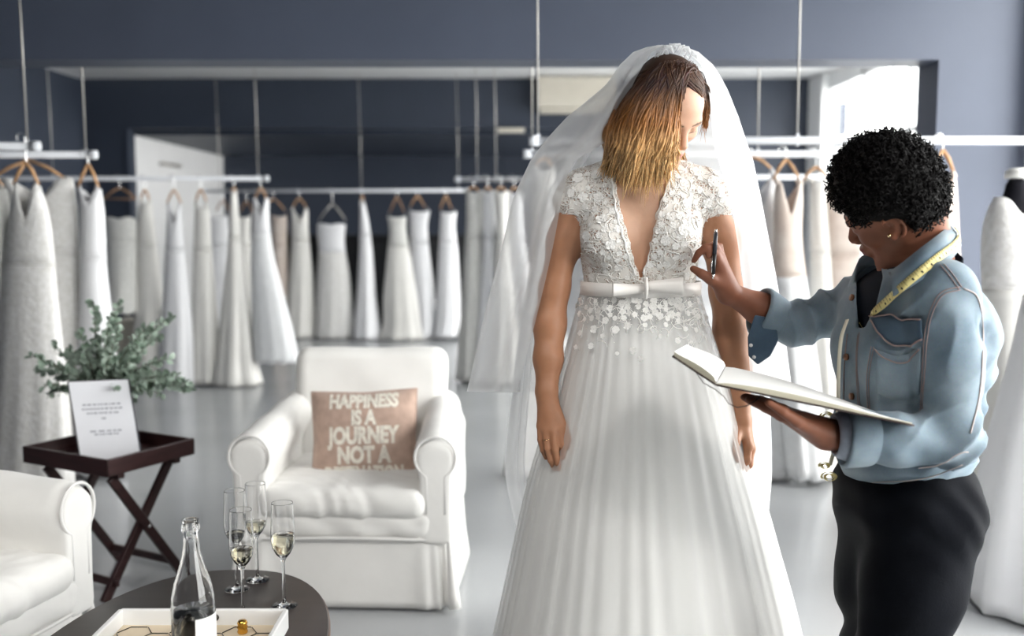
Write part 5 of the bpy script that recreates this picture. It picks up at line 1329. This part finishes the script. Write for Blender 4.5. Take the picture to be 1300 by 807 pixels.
# right hand: thumb and forefinger pinch the cloth, the other fingers hold the pen
WR_ = (924, 371, 2.352)
for kx, ky, y, w in ((909, 326, 2.325, .0115), (913, 325, 2.342, .0115), (916, 329, 2.358, .0110), (917, 336, 2.372, .0100)):
    s.cone(P(*WR_), P(kx, ky, y), .022, w, .014)
s.cone(P(918, 360, 2.345), P(911, 340, 2.34), .024, .018, .014)
digit(s, [(909, 326, 2.325), (896, 314, 2.315), (887, 321, 2.318), (881, 331, 2.328)], (.0112, .0095, .0085, .0065), .003)
digit(s, [(913, 325, 2.342), (907, 311, 2.330), (899, 314, 2.316), (899, 325, 2.312)], (.0112, .0095, .0085, .0066), .003)
digit(s, [(916, 329, 2.358), (913, 313, 2.352), (906, 313, 2.338), (904, 324, 2.330)], (.0108, .0092, .0082, .0065), .003)
digit(s, [(917, 336, 2.372), (916, 322, 2.370), (911, 320, 2.358), (909, 329, 2.350)], (.0095, .0080, .0072, .0058), .003)
s.cone(P(917, 363, 2.338), P(902, 354, 2.318), .018, .013, .012)
digit(s, [(902, 354, 2.318), (890, 347, 2.314), (880, 341, 2.322)], (.0130, .0108, .0080), .003)
# left hand: palm up under the notebook
for kx, ky, y, w in ((992, 527, 1.885, .0115), (990, 523, 1.91, .0115), (990, 521, 1.935, .0115), (993, 519, 1.96, .0105)):
    s.cone(P(1048, 551, 1.93), P(kx, ky, y), .024, w, .016)
digit(s, [(992, 527, 1.885), (972, 517, 1.88), (959, 511, 1.885), (950, 507, 1.892)], (.0115, .0100, .0088, .0070), .003)
digit(s, [(990, 523, 1.91), (968, 514, 1.905), (953, 508, 1.912), (944, 504, 1.92)], (.0115, .0100, .0088, .0070), .003)
digit(s, [(990, 521, 1.935), (969, 511, 1.935), (956, 506, 1.94), (947, 503, 1.945)], (.0112, .0098, .0085, .0070), .003)
digit(s, [(993, 519, 1.96), (977, 511, 1.962), (967, 507, 1.965), (960, 504, 1.968)], (.0098, .0085, .0075, .006), .003)
s.cone(P(1040, 548, 1.91), P(1012, 534, 1.865), .018, .0125, .012)
digit(s, [(1012, 534, 1.865), (994, 522, 1.852), (976, 511, 1.850)], (.0125, .0105, .0078), .003)
v, f = s.surf()
s2 = SDF((.6, 1.9, -.01), (1.1, 2.4, .95), .012)
KN = [np.array(P(1134, 838, 2.05)), np.array(P(1114, 838, 2.22))]
for lat, kn in ((.085, KN[0]), (-.085, KN[1])):
    h = S(lat, -.01, .82); ft = A(kn[0]+.015, kn[1], .09)
    s2.chain([h, kn, ft], (.085, .052, .035), .03); s2.cone(ft+A(.03, 0, -.055), ft+A(-.14, -.01, -.06), .03, .028, .03)
v2, f2 = s2.surf(); vv = np.concatenate([v, v2]); ff = np.concatenate([f, f2+len(v)])
me = quads_mesh('body', vv, ff, M['skin2'])
col = np.tile(A(*SK2), (len(vv), 1)); hm = np.linalg.norm(vv-C2, axis=1) < .17
hc = face_colors(vv, C2, R2, K2, SK2, (.22, .07, .06), (.02, .012, .01)); col[hm] = hc[hm]
# paler palms
lh = (np.linalg.norm(vv-np.array(P(990, 530, 1.92)), axis=1) < .12) & (vv[:, 2] > 1.0)
vcolor(me, col)
body2_bvh = bvh_of(me)
obj('body', me, None, sty)
# earring
r = cast(body2_bvh, 1130, 299, .002)
g = G()
if r:
    ic = r[0]; ang8 = np.arange(10)*2*PI/10
    g.grid([[ic+A(.0042*math.sin(t)*math.cos(a), .0042*math.sin(t)*math.sin(a), .0042*math.cos(t)) for a in ang8] for t in np.linspace(.05, PI-.05, 7)], True, True)
    obj('earring', g, M['goldring'], sty, label='small gold stud earring')
# --- curly hair
M['hair2'] = mat('black_curly_hair', (.004, .0035, .0035), .5, var=.3, scale=60, spec=.14)
s = SDF(tuple(C2-A(.2, .2, .2)), tuple(C2+A(.2, .2, .2)), .005)
s.ell(C2+R2 @ A(0, -.008, .064), (.093, .104, .102), R2, 0)
s.ell(C2+R2 @ A(0, -.042, .014), (.076, .066, .078), R2, .03)
s.ell(C2+R2 @ A(0, .112, -.040), (.095, .062, .112), R2, .012, 'cut')
s.ell(C2+R2 @ A(.075, .045, -.035), (.045, .058, .060), R2, .012, 'cut'); s.ell(C2+R2 @ A(-.075, .045, -.035), (.045, .058, .060), R2, .012, 'cut')
s.ell(C2+R2 @ A(.085, -.008, -.02), (.03, .026, .036), R2, .006, 'cut')
s.ell(C2+R2 @ A(0, -.04, -.125), (.1, .09, .06), R2, .02, 'cut')
hv, hf = s.surf(); me = quads_mesh('hair', hv, hf, M['hair2']); hair2 = obj('hair', me, None, sty)
me2 = quads_mesh('tmp', hv, hf); nrm = np.empty(len(hv)*3, np.float32); me2.vertices.foreach_get('normal', nrm); nrm = nrm.reshape(-1, 3)
rng = np.random.default_rng(21); cg = G(); pick = rng.choice(len(hv), min(2600, len(hv)), replace=False)
ctr = C2+R2 @ A(0, -.02, .02)
inside_head = lambda p: np.linalg.norm(((p-(C2+R2 @ A(0, -.012, .036)*K2)) @ R2)/(A(.073, .093, .086)*K2)) < 1.02
for i in pick:
    p = hv[i]+0; n = nrm[i]
    if n @ (p-ctr) < 0 or inside_head(p): continue
    q_ = R2.T @ (p-C2); ax_ = abs(q_[0])
    if q_[2] < -.050 or (q_[1] > .066 and q_[2] < .066) or (ax_ > .045 and q_[1] > .0 and q_[2] < .022) or (ax_ > .055 and -.036 < q_[1] < .03 and q_[2] < .036): continue
    t1 = np.cross(n, rng.normal(size=3)); t1 /= np.linalg.norm(t1); t2 = np.cross(n, t1)
    R = rng.uniform(.0035, .0062); turns = rng.uniform(1.0, 1.9); L = rng.uniform(.008, .020); m = 10; ph = rng.uniform(0, 6.28)
    lean = t1*rng.uniform(-.5, .5)+t2*rng.uniform(-.5, .5)
    pts = [p-n*.004+(n+lean*u)*L*u+R*(1-.3*u)*(t1*math.cos(ph+turns*6.28*u)+t2*math.sin(ph+turns*6.28*u)) for u in np.linspace(0, 1, m)]
    cg.tube(pts, np.linspace(.0022, .0011, m), 4)
obj('curls', cg, M['hair2'], hair2, kind='stuff')
# --- trousers
M['trouser'] = mat('black_navy_trousers', (.0030, .0038, .0062), .8, var=.2, scale=12, bump=.2, bscale=250, spec=.12)
s = SDF((.60, 1.86, .05), (1.12, 2.42, .96), .007)
s.ell(S(0, -.002, .82), (.162, .118, .14), RB, 0)
s.ell(S(.07, -.050, .79), (.08, .060, .085), RB, .05); s.ell(S(-.07, -.050, .79), (.08, .060, .085), RB, .05)
for lat, kn in ((.085, KN[0]), (-.085, KN[1])):
    h = S(lat, -.012, .78); ft = A(kn[0]+.015, kn[1], .09)
    s.chain([h, (h*.5+kn*.5)+A(.004, 0, 0), kn, ft], (.102, .090, .070, .052), .075)
s.warp(lambda X, Y, Z: .0040*np.sin(Z*60+X*30+2*np.sin(Y*14))*np.exp(-((Z-.47)/.08)**2)+.0026*np.sin((Z+X*.9)*80+Y*10+2*np.sin(X*20))*np.exp(-((Z-.80)/.08)**2)+.0015*np.sin(Z*30-X*50+2*np.sin(Y*20)))
tr_o = obj('trousers', s.mesh('trousers', M['trouser']), None, sty)
# --- navy shirt
M['shirt'] = mat('dark_navy_shirt', (.006, .009, .016), .8, spec=.2, var=.15, scale=40, bump=.2, bscale=300)
s = SDF((.55, 1.82, .84), (1.08, 2.46, 1.42), .006)
sty_torso(s, .006)
s.cone(T2(0, -.04, -.085), S(0, -.035, 1.28), .066, .074, .02)
s.cone(T2(0, -.02, -.03), T2(0, -.035, -.075), .12, .095, .004, 'cut')
sh = obj('shirt', s.mesh('shirt', M['shirt']), None, sty)
# --- denim jacket
def denim(name, c1, c2):
    m = mat(name, c1, .8, col2=c2, scale=9, bump=.0, sheen=.15, detail=5); nt = m.node_tree; b = nt.nodes['Principled BSDF']
    tc = nt.nodes.new('ShaderNodeTexCoord'); mp = nt.nodes.new('ShaderNodeMapping'); mp.inputs['Rotation'].default_value = (.4, .6, .2); mp.inputs['Scale'].default_value = (1, 1, 5)
    nt.links.new(tc.outputs['Object'], mp.inputs[0]); n = nt.nodes.new('ShaderNodeTexNoise'); n.inputs['Scale'].default_value = 420; nt.links.new(mp.outputs[0], n.inputs['Vector'])
    old = b.inputs['Base Color'].links[0].from_socket
    mm = nt.nodes.new('ShaderNodeMix'); mm.data_type = 'RGBA'; mm.blend_type = 'OVERLAY'; mm.inputs['Factor'].default_value = .45
    nt.links.new(old, mm.inputs[6]); nt.links.new(n.outputs['Color'], mm.inputs[7]); nt.links.new(mm.outputs[2], b.inputs['Base Color'])
    bp = nt.nodes.new('ShaderNodeBump'); bp.inputs['Strength'].default_value = .35; bp.inputs['Distance'].default_value = .001
    nt.links.new(n.outputs['Fac'], bp.inputs['Height']); nt.links.new(bp.outputs['Normal'], b.inputs['Normal']); return m
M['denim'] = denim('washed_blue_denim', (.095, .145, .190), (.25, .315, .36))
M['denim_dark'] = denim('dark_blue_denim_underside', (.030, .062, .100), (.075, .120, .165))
M['thread'] = mat('pale_stitching', (.42, .36, .34), .8); M['thread2'] = mat('pinkish_seam_thread', (.30, .22, .21), .8)
M['copper'] = mat('copper_button', (.20, .10, .06), .4, metal=.8)
s = SDF((.60, 1.79, .83), (1.12, 2.48, 1.40), .0042)
sty_torso(s, .016)
s.ell(S(0, .0, .93), (.172, .138, .12), RB, .04)
s.ell(S(.02, -.115, 1.14), (.11, .050, .12), RB, .05)                         # slack over the back
s.cone(S(.06, -.140, 1.17), S(.05, -.125, .98), .034, .022, .035)
s.chain([SHL+A(0, 0, -.005), SHL*.5+ELL*.5+A(.006, -.004, 0), ELL], (.060, .057, .055), .03)
s.chain([ELL, ELL*.5+WRL*.5+A(0, 0, -.004), np.array(P(1092, 555, 1.93))], (.055, .051, .047), .02)
s.chain([SHR, SHR*.5+ELR*.5, ELR, np.array(P(978, 402, 2.375))], (.060, .053, .050, .045), .03)
def folds(X, Y, Z):
    def near(p, r): return np.exp(-((X-p[0])**2+(Y-p[1])**2+(Z-p[2])**2)/r**2)
    def rid(t): return 1-2*np.abs(np.sin(t))**.7          # sharp-crested creases
    wx = 1.3*np.sin(Y*17+Z*13)+.9*np.sin(X*29-Z*21); wz = 1.1*np.sin(X*19+Y*11)
    e = .0100*rid((X*.75-Z*1.0)*58+wx)*near(ELL+A(-.02, 0, .0), .075)
    e = e+.0085*rid((X*1.0+Z*.30)*62+wz)*near(ELR*.5+SHR*.5, .095)
    e = e+.0042*rid((Z*1.0+X*.25)*46+1.6*wx)*near(SHL*.62+ELL*.38+A(.02, 0, 0), .085)
    e = e+.0055*rid((Z*.35+X*1.0)*40+wx)*near(S(.02, .07, .98), .12)
    e = e+.0060*rid((Z*1.0-X*.45)*42+wz)*near(S(.05, -.16, 1.05), .11)
    e = e+.0050*rid((Z*.5-X*1.0)*48+wx)*near(SHL+A(-.07, 0, -.07), .075)
    e = e+.0014*np.sin((X*.7+Z*.8+Y*.3)*60+2.2*np.sin(Z*17+X*11))
    return -e*1.15
s.warp(folds)
# neck opening, open front and straight hem
s.cone(T2(0, -.02, -.03), S(0, -.025, 1.29), .11, .066, .006, 'cut')
# the front hangs open: cloth inside this outline is removed, front side only
poly = np.array([(1088, 322), (1118, 336), (1121, 352), (1112, 388), (1098, 416), (1090, 416), (1087, 380)], float)
X = s.ax[0][:, None, None]; Y = s.ax[1][None, :, None]; Z = s.ax[2][None, None, :]
yc_ = (Y*_sp+(Z-CAMH)*_cp); zc2 = (Y*_cp-(Z-CAMH)*_sp); PXX = 650+FPX*X/zc2; PYY = 403.5-FPX*yc_/zc2
pd = np.full(s.d.shape, -1e3, np.float32)
for a_, b_ in zip(poly, np.roll(poly, -1, 0)):
    e_ = b_-a_; nx_, ny_ = e_[1], -e_[0]; l_ = math.hypot(nx_, ny_); pd = np.maximum(pd, ((PXX-a_[0])*nx_+(PYY-a_[1])*ny_)/l_)
pd = pd/600.0
s.d = np.where(Y < 2.22, np.maximum(s.d, -pd), s.d).astype(np.float32)
Z = s.ax[2][None, None, :]; s.d = np.maximum(s.d, (.850-Z)+0*s.d)
jk_me = s.mesh('denim_jacket', M['denim']); jk_bvh = bvh_of(jk_me)
jk = obj('denim_jacket', jk_me, None, sty)
# rolled cuffs
def cuff(a, b, r, flare, mo, mi, name='rolled_cuff', lining=None):
    a = A(*a); b = A(*b); u = (b-a)/np.linalg.norm(b-a)
    g = G(); ang = np.arange(28)*2*PI/28; e1 = np.cross(u, A(0, 0, 1)); e1 /= np.linalg.norm(e1); e2 = np.cross(e1, u); L = np.linalg.norm(b-a)
    prof = [(0, r), (.15, r+.003), (.5, r+.004+flare*.5), (.9, r+.004+flare), (1.0, r+.002+flare), (1.02, r-.002+flare), (.9, r-.006+flare*.8), (.4, r-.008)]
    g.grid([[a+u*L*t+rr*(e1*math.cos(x)+e2*math.sin(x))*(1+.03*math.sin(3*x+t)) for x in ang] for t, rr in prof], True); o = obj(name, g, mo, jk)
    return o
cuff(P(1108, 555, 1.93), P(1070, 553, 1.93), .053, .004, M['denim'], None)
M['shirtcuff'] = mat('pale_grey_cuff_lining', (.45, .50, .58), .8, var=.1, scale=60)
g = G(); c0 = np.array(P(1072, 553, 1.93)); c1 = np.array(P(1059, 552, 1.93)); u = c1-c0; ang = np.arange(28)*2*PI/28
g.grid([[c0+u*t+rr*(A(0, 1, 0)*math.cos(x)+A(0, 0, 1)*math.sin(x)) for x in ang] for t, rr in ((0, .050), (.6, .046), (1, .041), (1.02, .037), (.3, .036))], True); obj('cuff_lining', g, M['shirtcuff'], jk)
cuff(np.array(P(990, 404, 2.378)), np.array(P(963, 394, 2.368)), .048, .008, M['denim'], None)
# turned-back cuff flap hanging from the reaching sleeve
g = G(); fl_px = [(958, 400), (985, 405), (988, 432), (978, 452), (962, 463), (950, 452), (949, 428)]
top = [np.array(P(x, y, 2.315+.0006*(x-958))) for x, y in fl_px]; bot = [p+A(.004, .012, 0) for p in top]; n = len(top)
g.add(top+bot, [tuple(range(n)), tuple(range(2*n-1, n-1, -1))]+[(j, j+n, (j+1) % n+n, (j+1) % n) for j in range(n)])
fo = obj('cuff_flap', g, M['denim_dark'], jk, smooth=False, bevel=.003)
M['snap'] = mat('pearl_snap', (.75, .74, .72), .25)
for px, py in ((953, 438), (957, 453)):
    g = G(); p = np.array(P(px, py, 2.309)); g.tube([p, p+A(0, -.004, 0)], .0042, 12); obj('snap_button', g, M['snap'], jk)
# collar
def strip(inner, outer, mats, name, thick=.004, n=26, parent=jk):
    a = spline(inner, n); b = spline(outer, n); mid = (a+b)/2
    g = G(); g.grid(np.stack([a, mid+A(-.0, -.006, .006), b], 1)); return obj(name, g, mats, parent, solid=thick)
def on(px, py, off, bv=None):
    r = cast(bv or [jk_bvh, body2_bvh], px, py, off); return r[0] if r else np.array(P(px, py, 2.05))
inn = PP([(1086, 352, 2.20), (1094, 326, 2.19), (1125, 318, 2.19), (1165, 300, 2.20), (1196, 284, 2.16), (1204, 286, 2.09), (1192, 297, 2.02), (1170, 314, 1.985), (1148, 332, 1.985), (1128, 347, 2.005)])
out = PP([(1080, 385, 2.215), (1080, 358, 2.24), (1120, 345, 2.27), (1180, 330, 2.26), (1212, 312, 2.19), (1219, 312, 2.09), (1208, 328, 2.00), (1184, 346, 1.958), (1160, 362, 1.955), (1134, 376, 1.975)])
co = strip(inn, out, M['denim'], 'jacket_collar', n=44)
co_bvh = bvh_of(co.evaluated_get(bpy.context.evaluated_depsgraph_get()).to_mesh()) if False else None
# front placket edges, hem band, pocket, seams
BV = [jk_bvh]
def seam(pts, w=.0012, m='thread', off=.0012, n=40, parent=jk, name='seam', double=0.0, splined=True):
    q = spline(pts, n) if splined else np.array(pts, float)
    p, nn = cast_path(BV, [tuple(x) for x in q], off, 3.0)
    if len(p) < 3: return
    p = smooth_path(p, 2)
    if double:
        t = np.gradient(p, axis=0); sd = np.cross(t, nn); sd /= np.linalg.norm(sd, axis=1)[:, None]+1e-9
        for e in (-1, 1): g = G(); g.tube(p+sd*double*e, w*.7, 5); obj(name, g, M[m], parent)
    else:
        g = G(); g.tube(p, w, 5); obj(name, g, M[m], parent)
def patch(px_poly_top, px_poly_bot, m, name, off=.004, n=14, rows=6, thick=.0022, parent=jk):
    a = spline(px_poly_top, n); b = spline(px_poly_bot, n); arr = []
    for i in range(rows):
        t = i/(rows-1); row = []
        for j in range(n):
            q = a[j]*(1-t)+b[j]*t; r = cast(BV, q[0], q[1], off); row.append(r[0] if r else (row[-1] if row else np.array(P(q[0], q[1], 2.0))))
        arr.append(row)
    arr = np.array(arr)
    for _ in range(2): arr[1:-1, 1:-1] = (arr[:-2, 1:-1]+arr[2:, 1:-1]+arr[1:-1, :-2]+arr[1:-1, 2:])/4
    g = G(); g.grid(arr); return obj(name, g, M[m], parent, solid=thick)
patch([(1112, 443), (1140, 452), (1171, 440)], [(1116, 498), (1142, 508), (1168, 500)], 'denim', 'chest_pocket')
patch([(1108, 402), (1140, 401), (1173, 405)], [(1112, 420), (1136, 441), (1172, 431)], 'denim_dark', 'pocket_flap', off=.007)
seam([(1108, 402), (1140, 401), (1173, 405)], .0016, 'thread2', .010); seam([(1109, 407), (1120, 428), (1136, 440), (1155, 438), (1172, 430)], .0018, 'thread2', .010)
seam([(1112, 443), (1122, 453), (1140, 460), (1158, 456), (1171, 444)], .0016, 'thread2', .0075)
seam([(1094, 400), (1088, 450), (1090, 500), (1093, 545)], .0012, 'thread2', double=.003)
seam([(1108, 440), (1102, 480), (1104, 530)], .0012, 'thread2', double=.003)
seam([(1196, 336), (1208, 350), (1219, 366)], .0014, 'thread2', double=.0035)
seam([(1219, 366), (1197, 372), (1184, 392), (1176, 425), (1173, 470), (1170, 520)], .0015, 'thread2', double=.003)
seam([(1223, 366), (1240, 376), (1247, 410), (1247, 450), (1243, 500), (1232, 550)], .0016, 'thread', double=.0)
seam([(1076, 424), (1072, 470), (1072, 530), (1074, 590)], .0012, 'thread2')
zb0, zb1 = .852, .905
def band():
    g = G(); rows = []; angs = np.linspace(0, 2*PI, 120, endpoint=False); c = S(0, -.005, 0)
    for z, o in ((zb0-.004, .001), (zb0-.004, .0055), (zb1, .0055), (zb1+.004, .001)):
        row = []
        for a in angs:
            d = Vector((math.cos(a), math.sin(a), 0)); st = Vector((c[0], c[1], max(z, zb0+.004)))+d*.5
            h = jk_bvh.ray_cast(st, -d, .5); p = h[0] if h[0] is not None else st-d*.35
            row.append(np.array((p.x, p.y, z))+np.array(d)*o)
        rows.append(row)
    g.grid(np.array(rows), True); return obj('hem_band', g, M['denim'], jk)
band()
seam([(1078, 612), (1110, 609), (1150, 607), (1190, 600), (1222, 588)], .0012, 'thread', .0075, n=30)
seam([(1165, 590), (1195, 586), (1226, 570)], .0012, 'thread', .0075, n=20)
for px, py in ((1083, 378), (1076, 453), (1083, 503), (1088, 555)):
    r = cast(BV, px, py, .001)
    if r: g = G(); g.tube([r[0], r[0]+r[1]*.005], .0075, 14); obj('button', g, M['copper'], jk)

# ------------------------------------------------------------------ pen
M['penbody'] = mat('dark_grey_pen', (.03, .035, .045), .3, var=.05); M['penclip'] = mat('silver_pen_metal', (.8, .8, .8), .2, metal=1); M['pengrip'] = mat('black_grip', (.01, .01, .01), .5)
p0 = np.array(P(905, 354, 2.300)); p1 = np.array(P(909, 291, 2.318)); d = p1-p0
pen = thing('pen', 'dark pen with silver tip gripped in the reaching hand', 'pen', tuple(p0))
g = G(); g.tube([p0, p0+d*.10], [.0012, .0042], 12); obj('tip', g, M['penclip'], pen)
g = G(); g.tube([p0+d*.10, p0+d*.5], .0048, 12); obj('grip', g, M['pengrip'], pen)
g = G(); g.tube([p0+d*.5, p0+d*.93], .0050, 12); obj('barrel', g, M['penbody'], pen)
g = G(); g.tube([p0+d*.93, p1], [.0036, .0030], 12); obj('push_button', g, M['penclip'], pen)
g = G(); g.tube([p0+d*.13+A(-.004, -.003, 0), p0+d*.28+A(-.0055, -.003, 0), p0+d*.46+A(-.004, -.003, 0)], .0013, 6); obj('clip', g, M['penclip'], pen)

# ------------------------------------------------------------------ open notebook resting on the forearm
M['page'] = mat('white_page', (.87, .87, .85), .7, var=.015, scale=5); M['pageedge'] = mat('cream_page_edges', (.62, .58, .45), .8, var=.12, scale=30, stretch=(1, 1, 60)); M['cover'] = mat('dark_brown_cover', (.03, .016, .014), .5, var=.1)
S0, R0 = np.array(P(909, 487, 1.86)), np.array(P(1158, 538, 1.80)); S1, R1 = np.array(P(921, 466, 2.10)), np.array(P(1152, 536, 2.03))
L0, L1 = np.array(P(856, 452, 1.90)), np.array(P(872, 442, 2.13))
nb = thing('notebook', 'large open notebook with blank white pages resting on the left arm of the stylist', 'notebook', tuple((S0+R0)/2))
def half(a0, a1, b0, b1, bulge, th, n=22):
    """page block from spine a to fore edge b; returns top and bottom grids"""
    top, bot = [], []
    for i in range(n):
        u = i/(n-1); h = bulge*math.sin(PI*min(1, u*1.15))**.8*(1-u)**.6*1.6+th*(1 if u > .03 else .4)
        r = [a0*(1-u)+b0*u, (a0*.5+a1*.5)*(1-u)+(b0*.5+b1*.5)*u, a1*(1-u)+b1*u]
        top.append([p+A(0, 0, h) for p in r]); bot.append([p for p in r])
    return np.array(top), np.array(bot)
for nm, (a0, a1, b0, b1, bu, th) in (('page_block', (S0, S1, R0, R1, .007, .0022)), ('page_block', (S0, S1, L0, L1, .004, .009))):
    t_, b_ = half(a0, a1, b0, b1, bu, th)
    g = G(); g.grid(t_); pb = obj('page', g, M['page'], nb)
    g = G()
    for e in (0, 2): g.grid(np.stack([t_[:, e], b_[:, e]], 1))
    g.grid(np.stack([t_[-1], b_[-1]], 1)); obj('page_edges', g, M['pageedge'], nb)
    e = (b0-a0)/np.linalg.norm(b0-a0); g = G(); cb = b_.copy(); cb[-1] += e*.004; cb[:, 0] -= (a1-a0)/np.linalg.norm(a1-a0)*.004; cb[:, 2] += (a1-a0)/np.linalg.norm(a1-a0)*.004
    g.grid(cb-A(0, 0, .0018)); obj('cover', g, M['cover'], nb, solid=.003)
g = G(); g.tube(PP([(884, 473, 1.885), (893, 486, 1.88), (908, 494, 1.875), (919, 503, 1.87), (925, 512, 1.87), (936, 517, 1.87), (948, 515, 1.87), (958, 509, 1.875), (965, 503, 1.88)]), .0016, 6, flat=.5); obj('bookmark_ribbon', g, M['cover'], nb)

# ------------------------------------------------------------------ tape measure
M['tape'] = mat('pale_yellow_tape', (.72, .62, .26), .5, var=.08, scale=30); M['tapew'] = mat('cream_tape_reverse', (.78, .74, .60), .5); M['ink'] = mat('black_ink', (.02, .02, .02), .6)
tp = thing('tape_measure', 'yellow tape measure hung round the neck over the denim jacket', 'tape measure', tuple(P(1130, 380, 1.95)))
col_me = co.data; cb_ = [tuple(Vector(v_.co)+Vector(st_base)) for v_ in col_me.vertices]
col_bvh = BVHTree.FromPolygons(cb_, [tuple(p.vertices) for p in col_me.polygons])
def tape(path, Wd, mk, bvs, off=.006, n=70, ticks=True):
    q = spline(path, n); pts, nn = [], []
    for x, y in q:
        r = cast(bvs, x, y, off)
        if r: pts.append(r[0]); nn.append(r[1])
    pts = smooth_path(np.array(pts), 6); g, sd, nr = ribbon(pts, np.array(nn), Wd, .0010); o = obj('tape', g, M[mk], tp)
    if ticks:
        tg = G(); L = np.concatenate([[0], np.cumsum(np.linalg.norm(np.diff(pts, axis=0), axis=1))]); k = 0
        t_ = np.gradient(pts, axis=0); t_ /= np.linalg.norm(t_, axis=1)[:, None]
        for dd in np.arange(.004, L[-1], .005):
            i = min(len(pts)-1, int(np.searchsorted(L, dd))); k += 1; ln = .30 if k % 5 else .8
            for side in (1,):
                c = pts[i]+nr[i]*.0013+sd[i]*side*Wd*(.5-ln/2)
                tg.box(c, (Wd*ln, .0007, .0004), np.stack([sd[i], t_[i], nr[i]], 1))
            if k % 5 == 2:
                c = pts[i]+nr[i]*.0013-sd[i]*Wd*.15; tg.box(c, (Wd*.3, .0035, .0004), np.stack([sd[i], t_[i], nr[i]], 1))
        obj('tape_markings', tg, M['ink'], tp, kind='stuff')
    return pts
tape([(1211, 293), (1214, 303), (1206, 314), (1190, 326), (1165, 348), (1140, 371), (1112, 397), (1090, 415)], .0165, 'tape', [jk_bvh, col_bvh])
e = np.array(cast([jk_bvh], 1080, 425, .008)[0])
fall = PP([(1076, 405, e[1]-.004), (1068, 430, e[1]-.03), (1065, 470, e[1]-.02), (1064, 520, e[1]-.01), (1060, 565, e[1]), (1054, 590, e[1])])
fall = spline(fall, 40); nn = np.tile(A(-.8, -.6, 0), (40, 1)); g, _, _ = ribbon(fall, nn, .009, .001); obj('tape', g, M['tapew'], tp)
for (px, py, r0) in ((1052, 604, .016), (1046, 590, .011), (1049, 527, .013)):
    c = np.array(P(px, py, e[1]-.01)); g = G(); th = np.linspace(0, 5.2*PI, 70); rr = r0*(.45+.55*th/th[-1])
    p = np.stack([c[0]+rr*np.cos(th), c[1]+.0*th-.006+.006*np.sin(th*.5), c[2]+rr*.62*np.sin(th)], 1)
    a = np.stack([p+A(0, -.007, .002), p+A(0, .007, -.002)], 1); g.grid(a); obj('tape_coil', g, M['tape'], tp, solid=.0008)
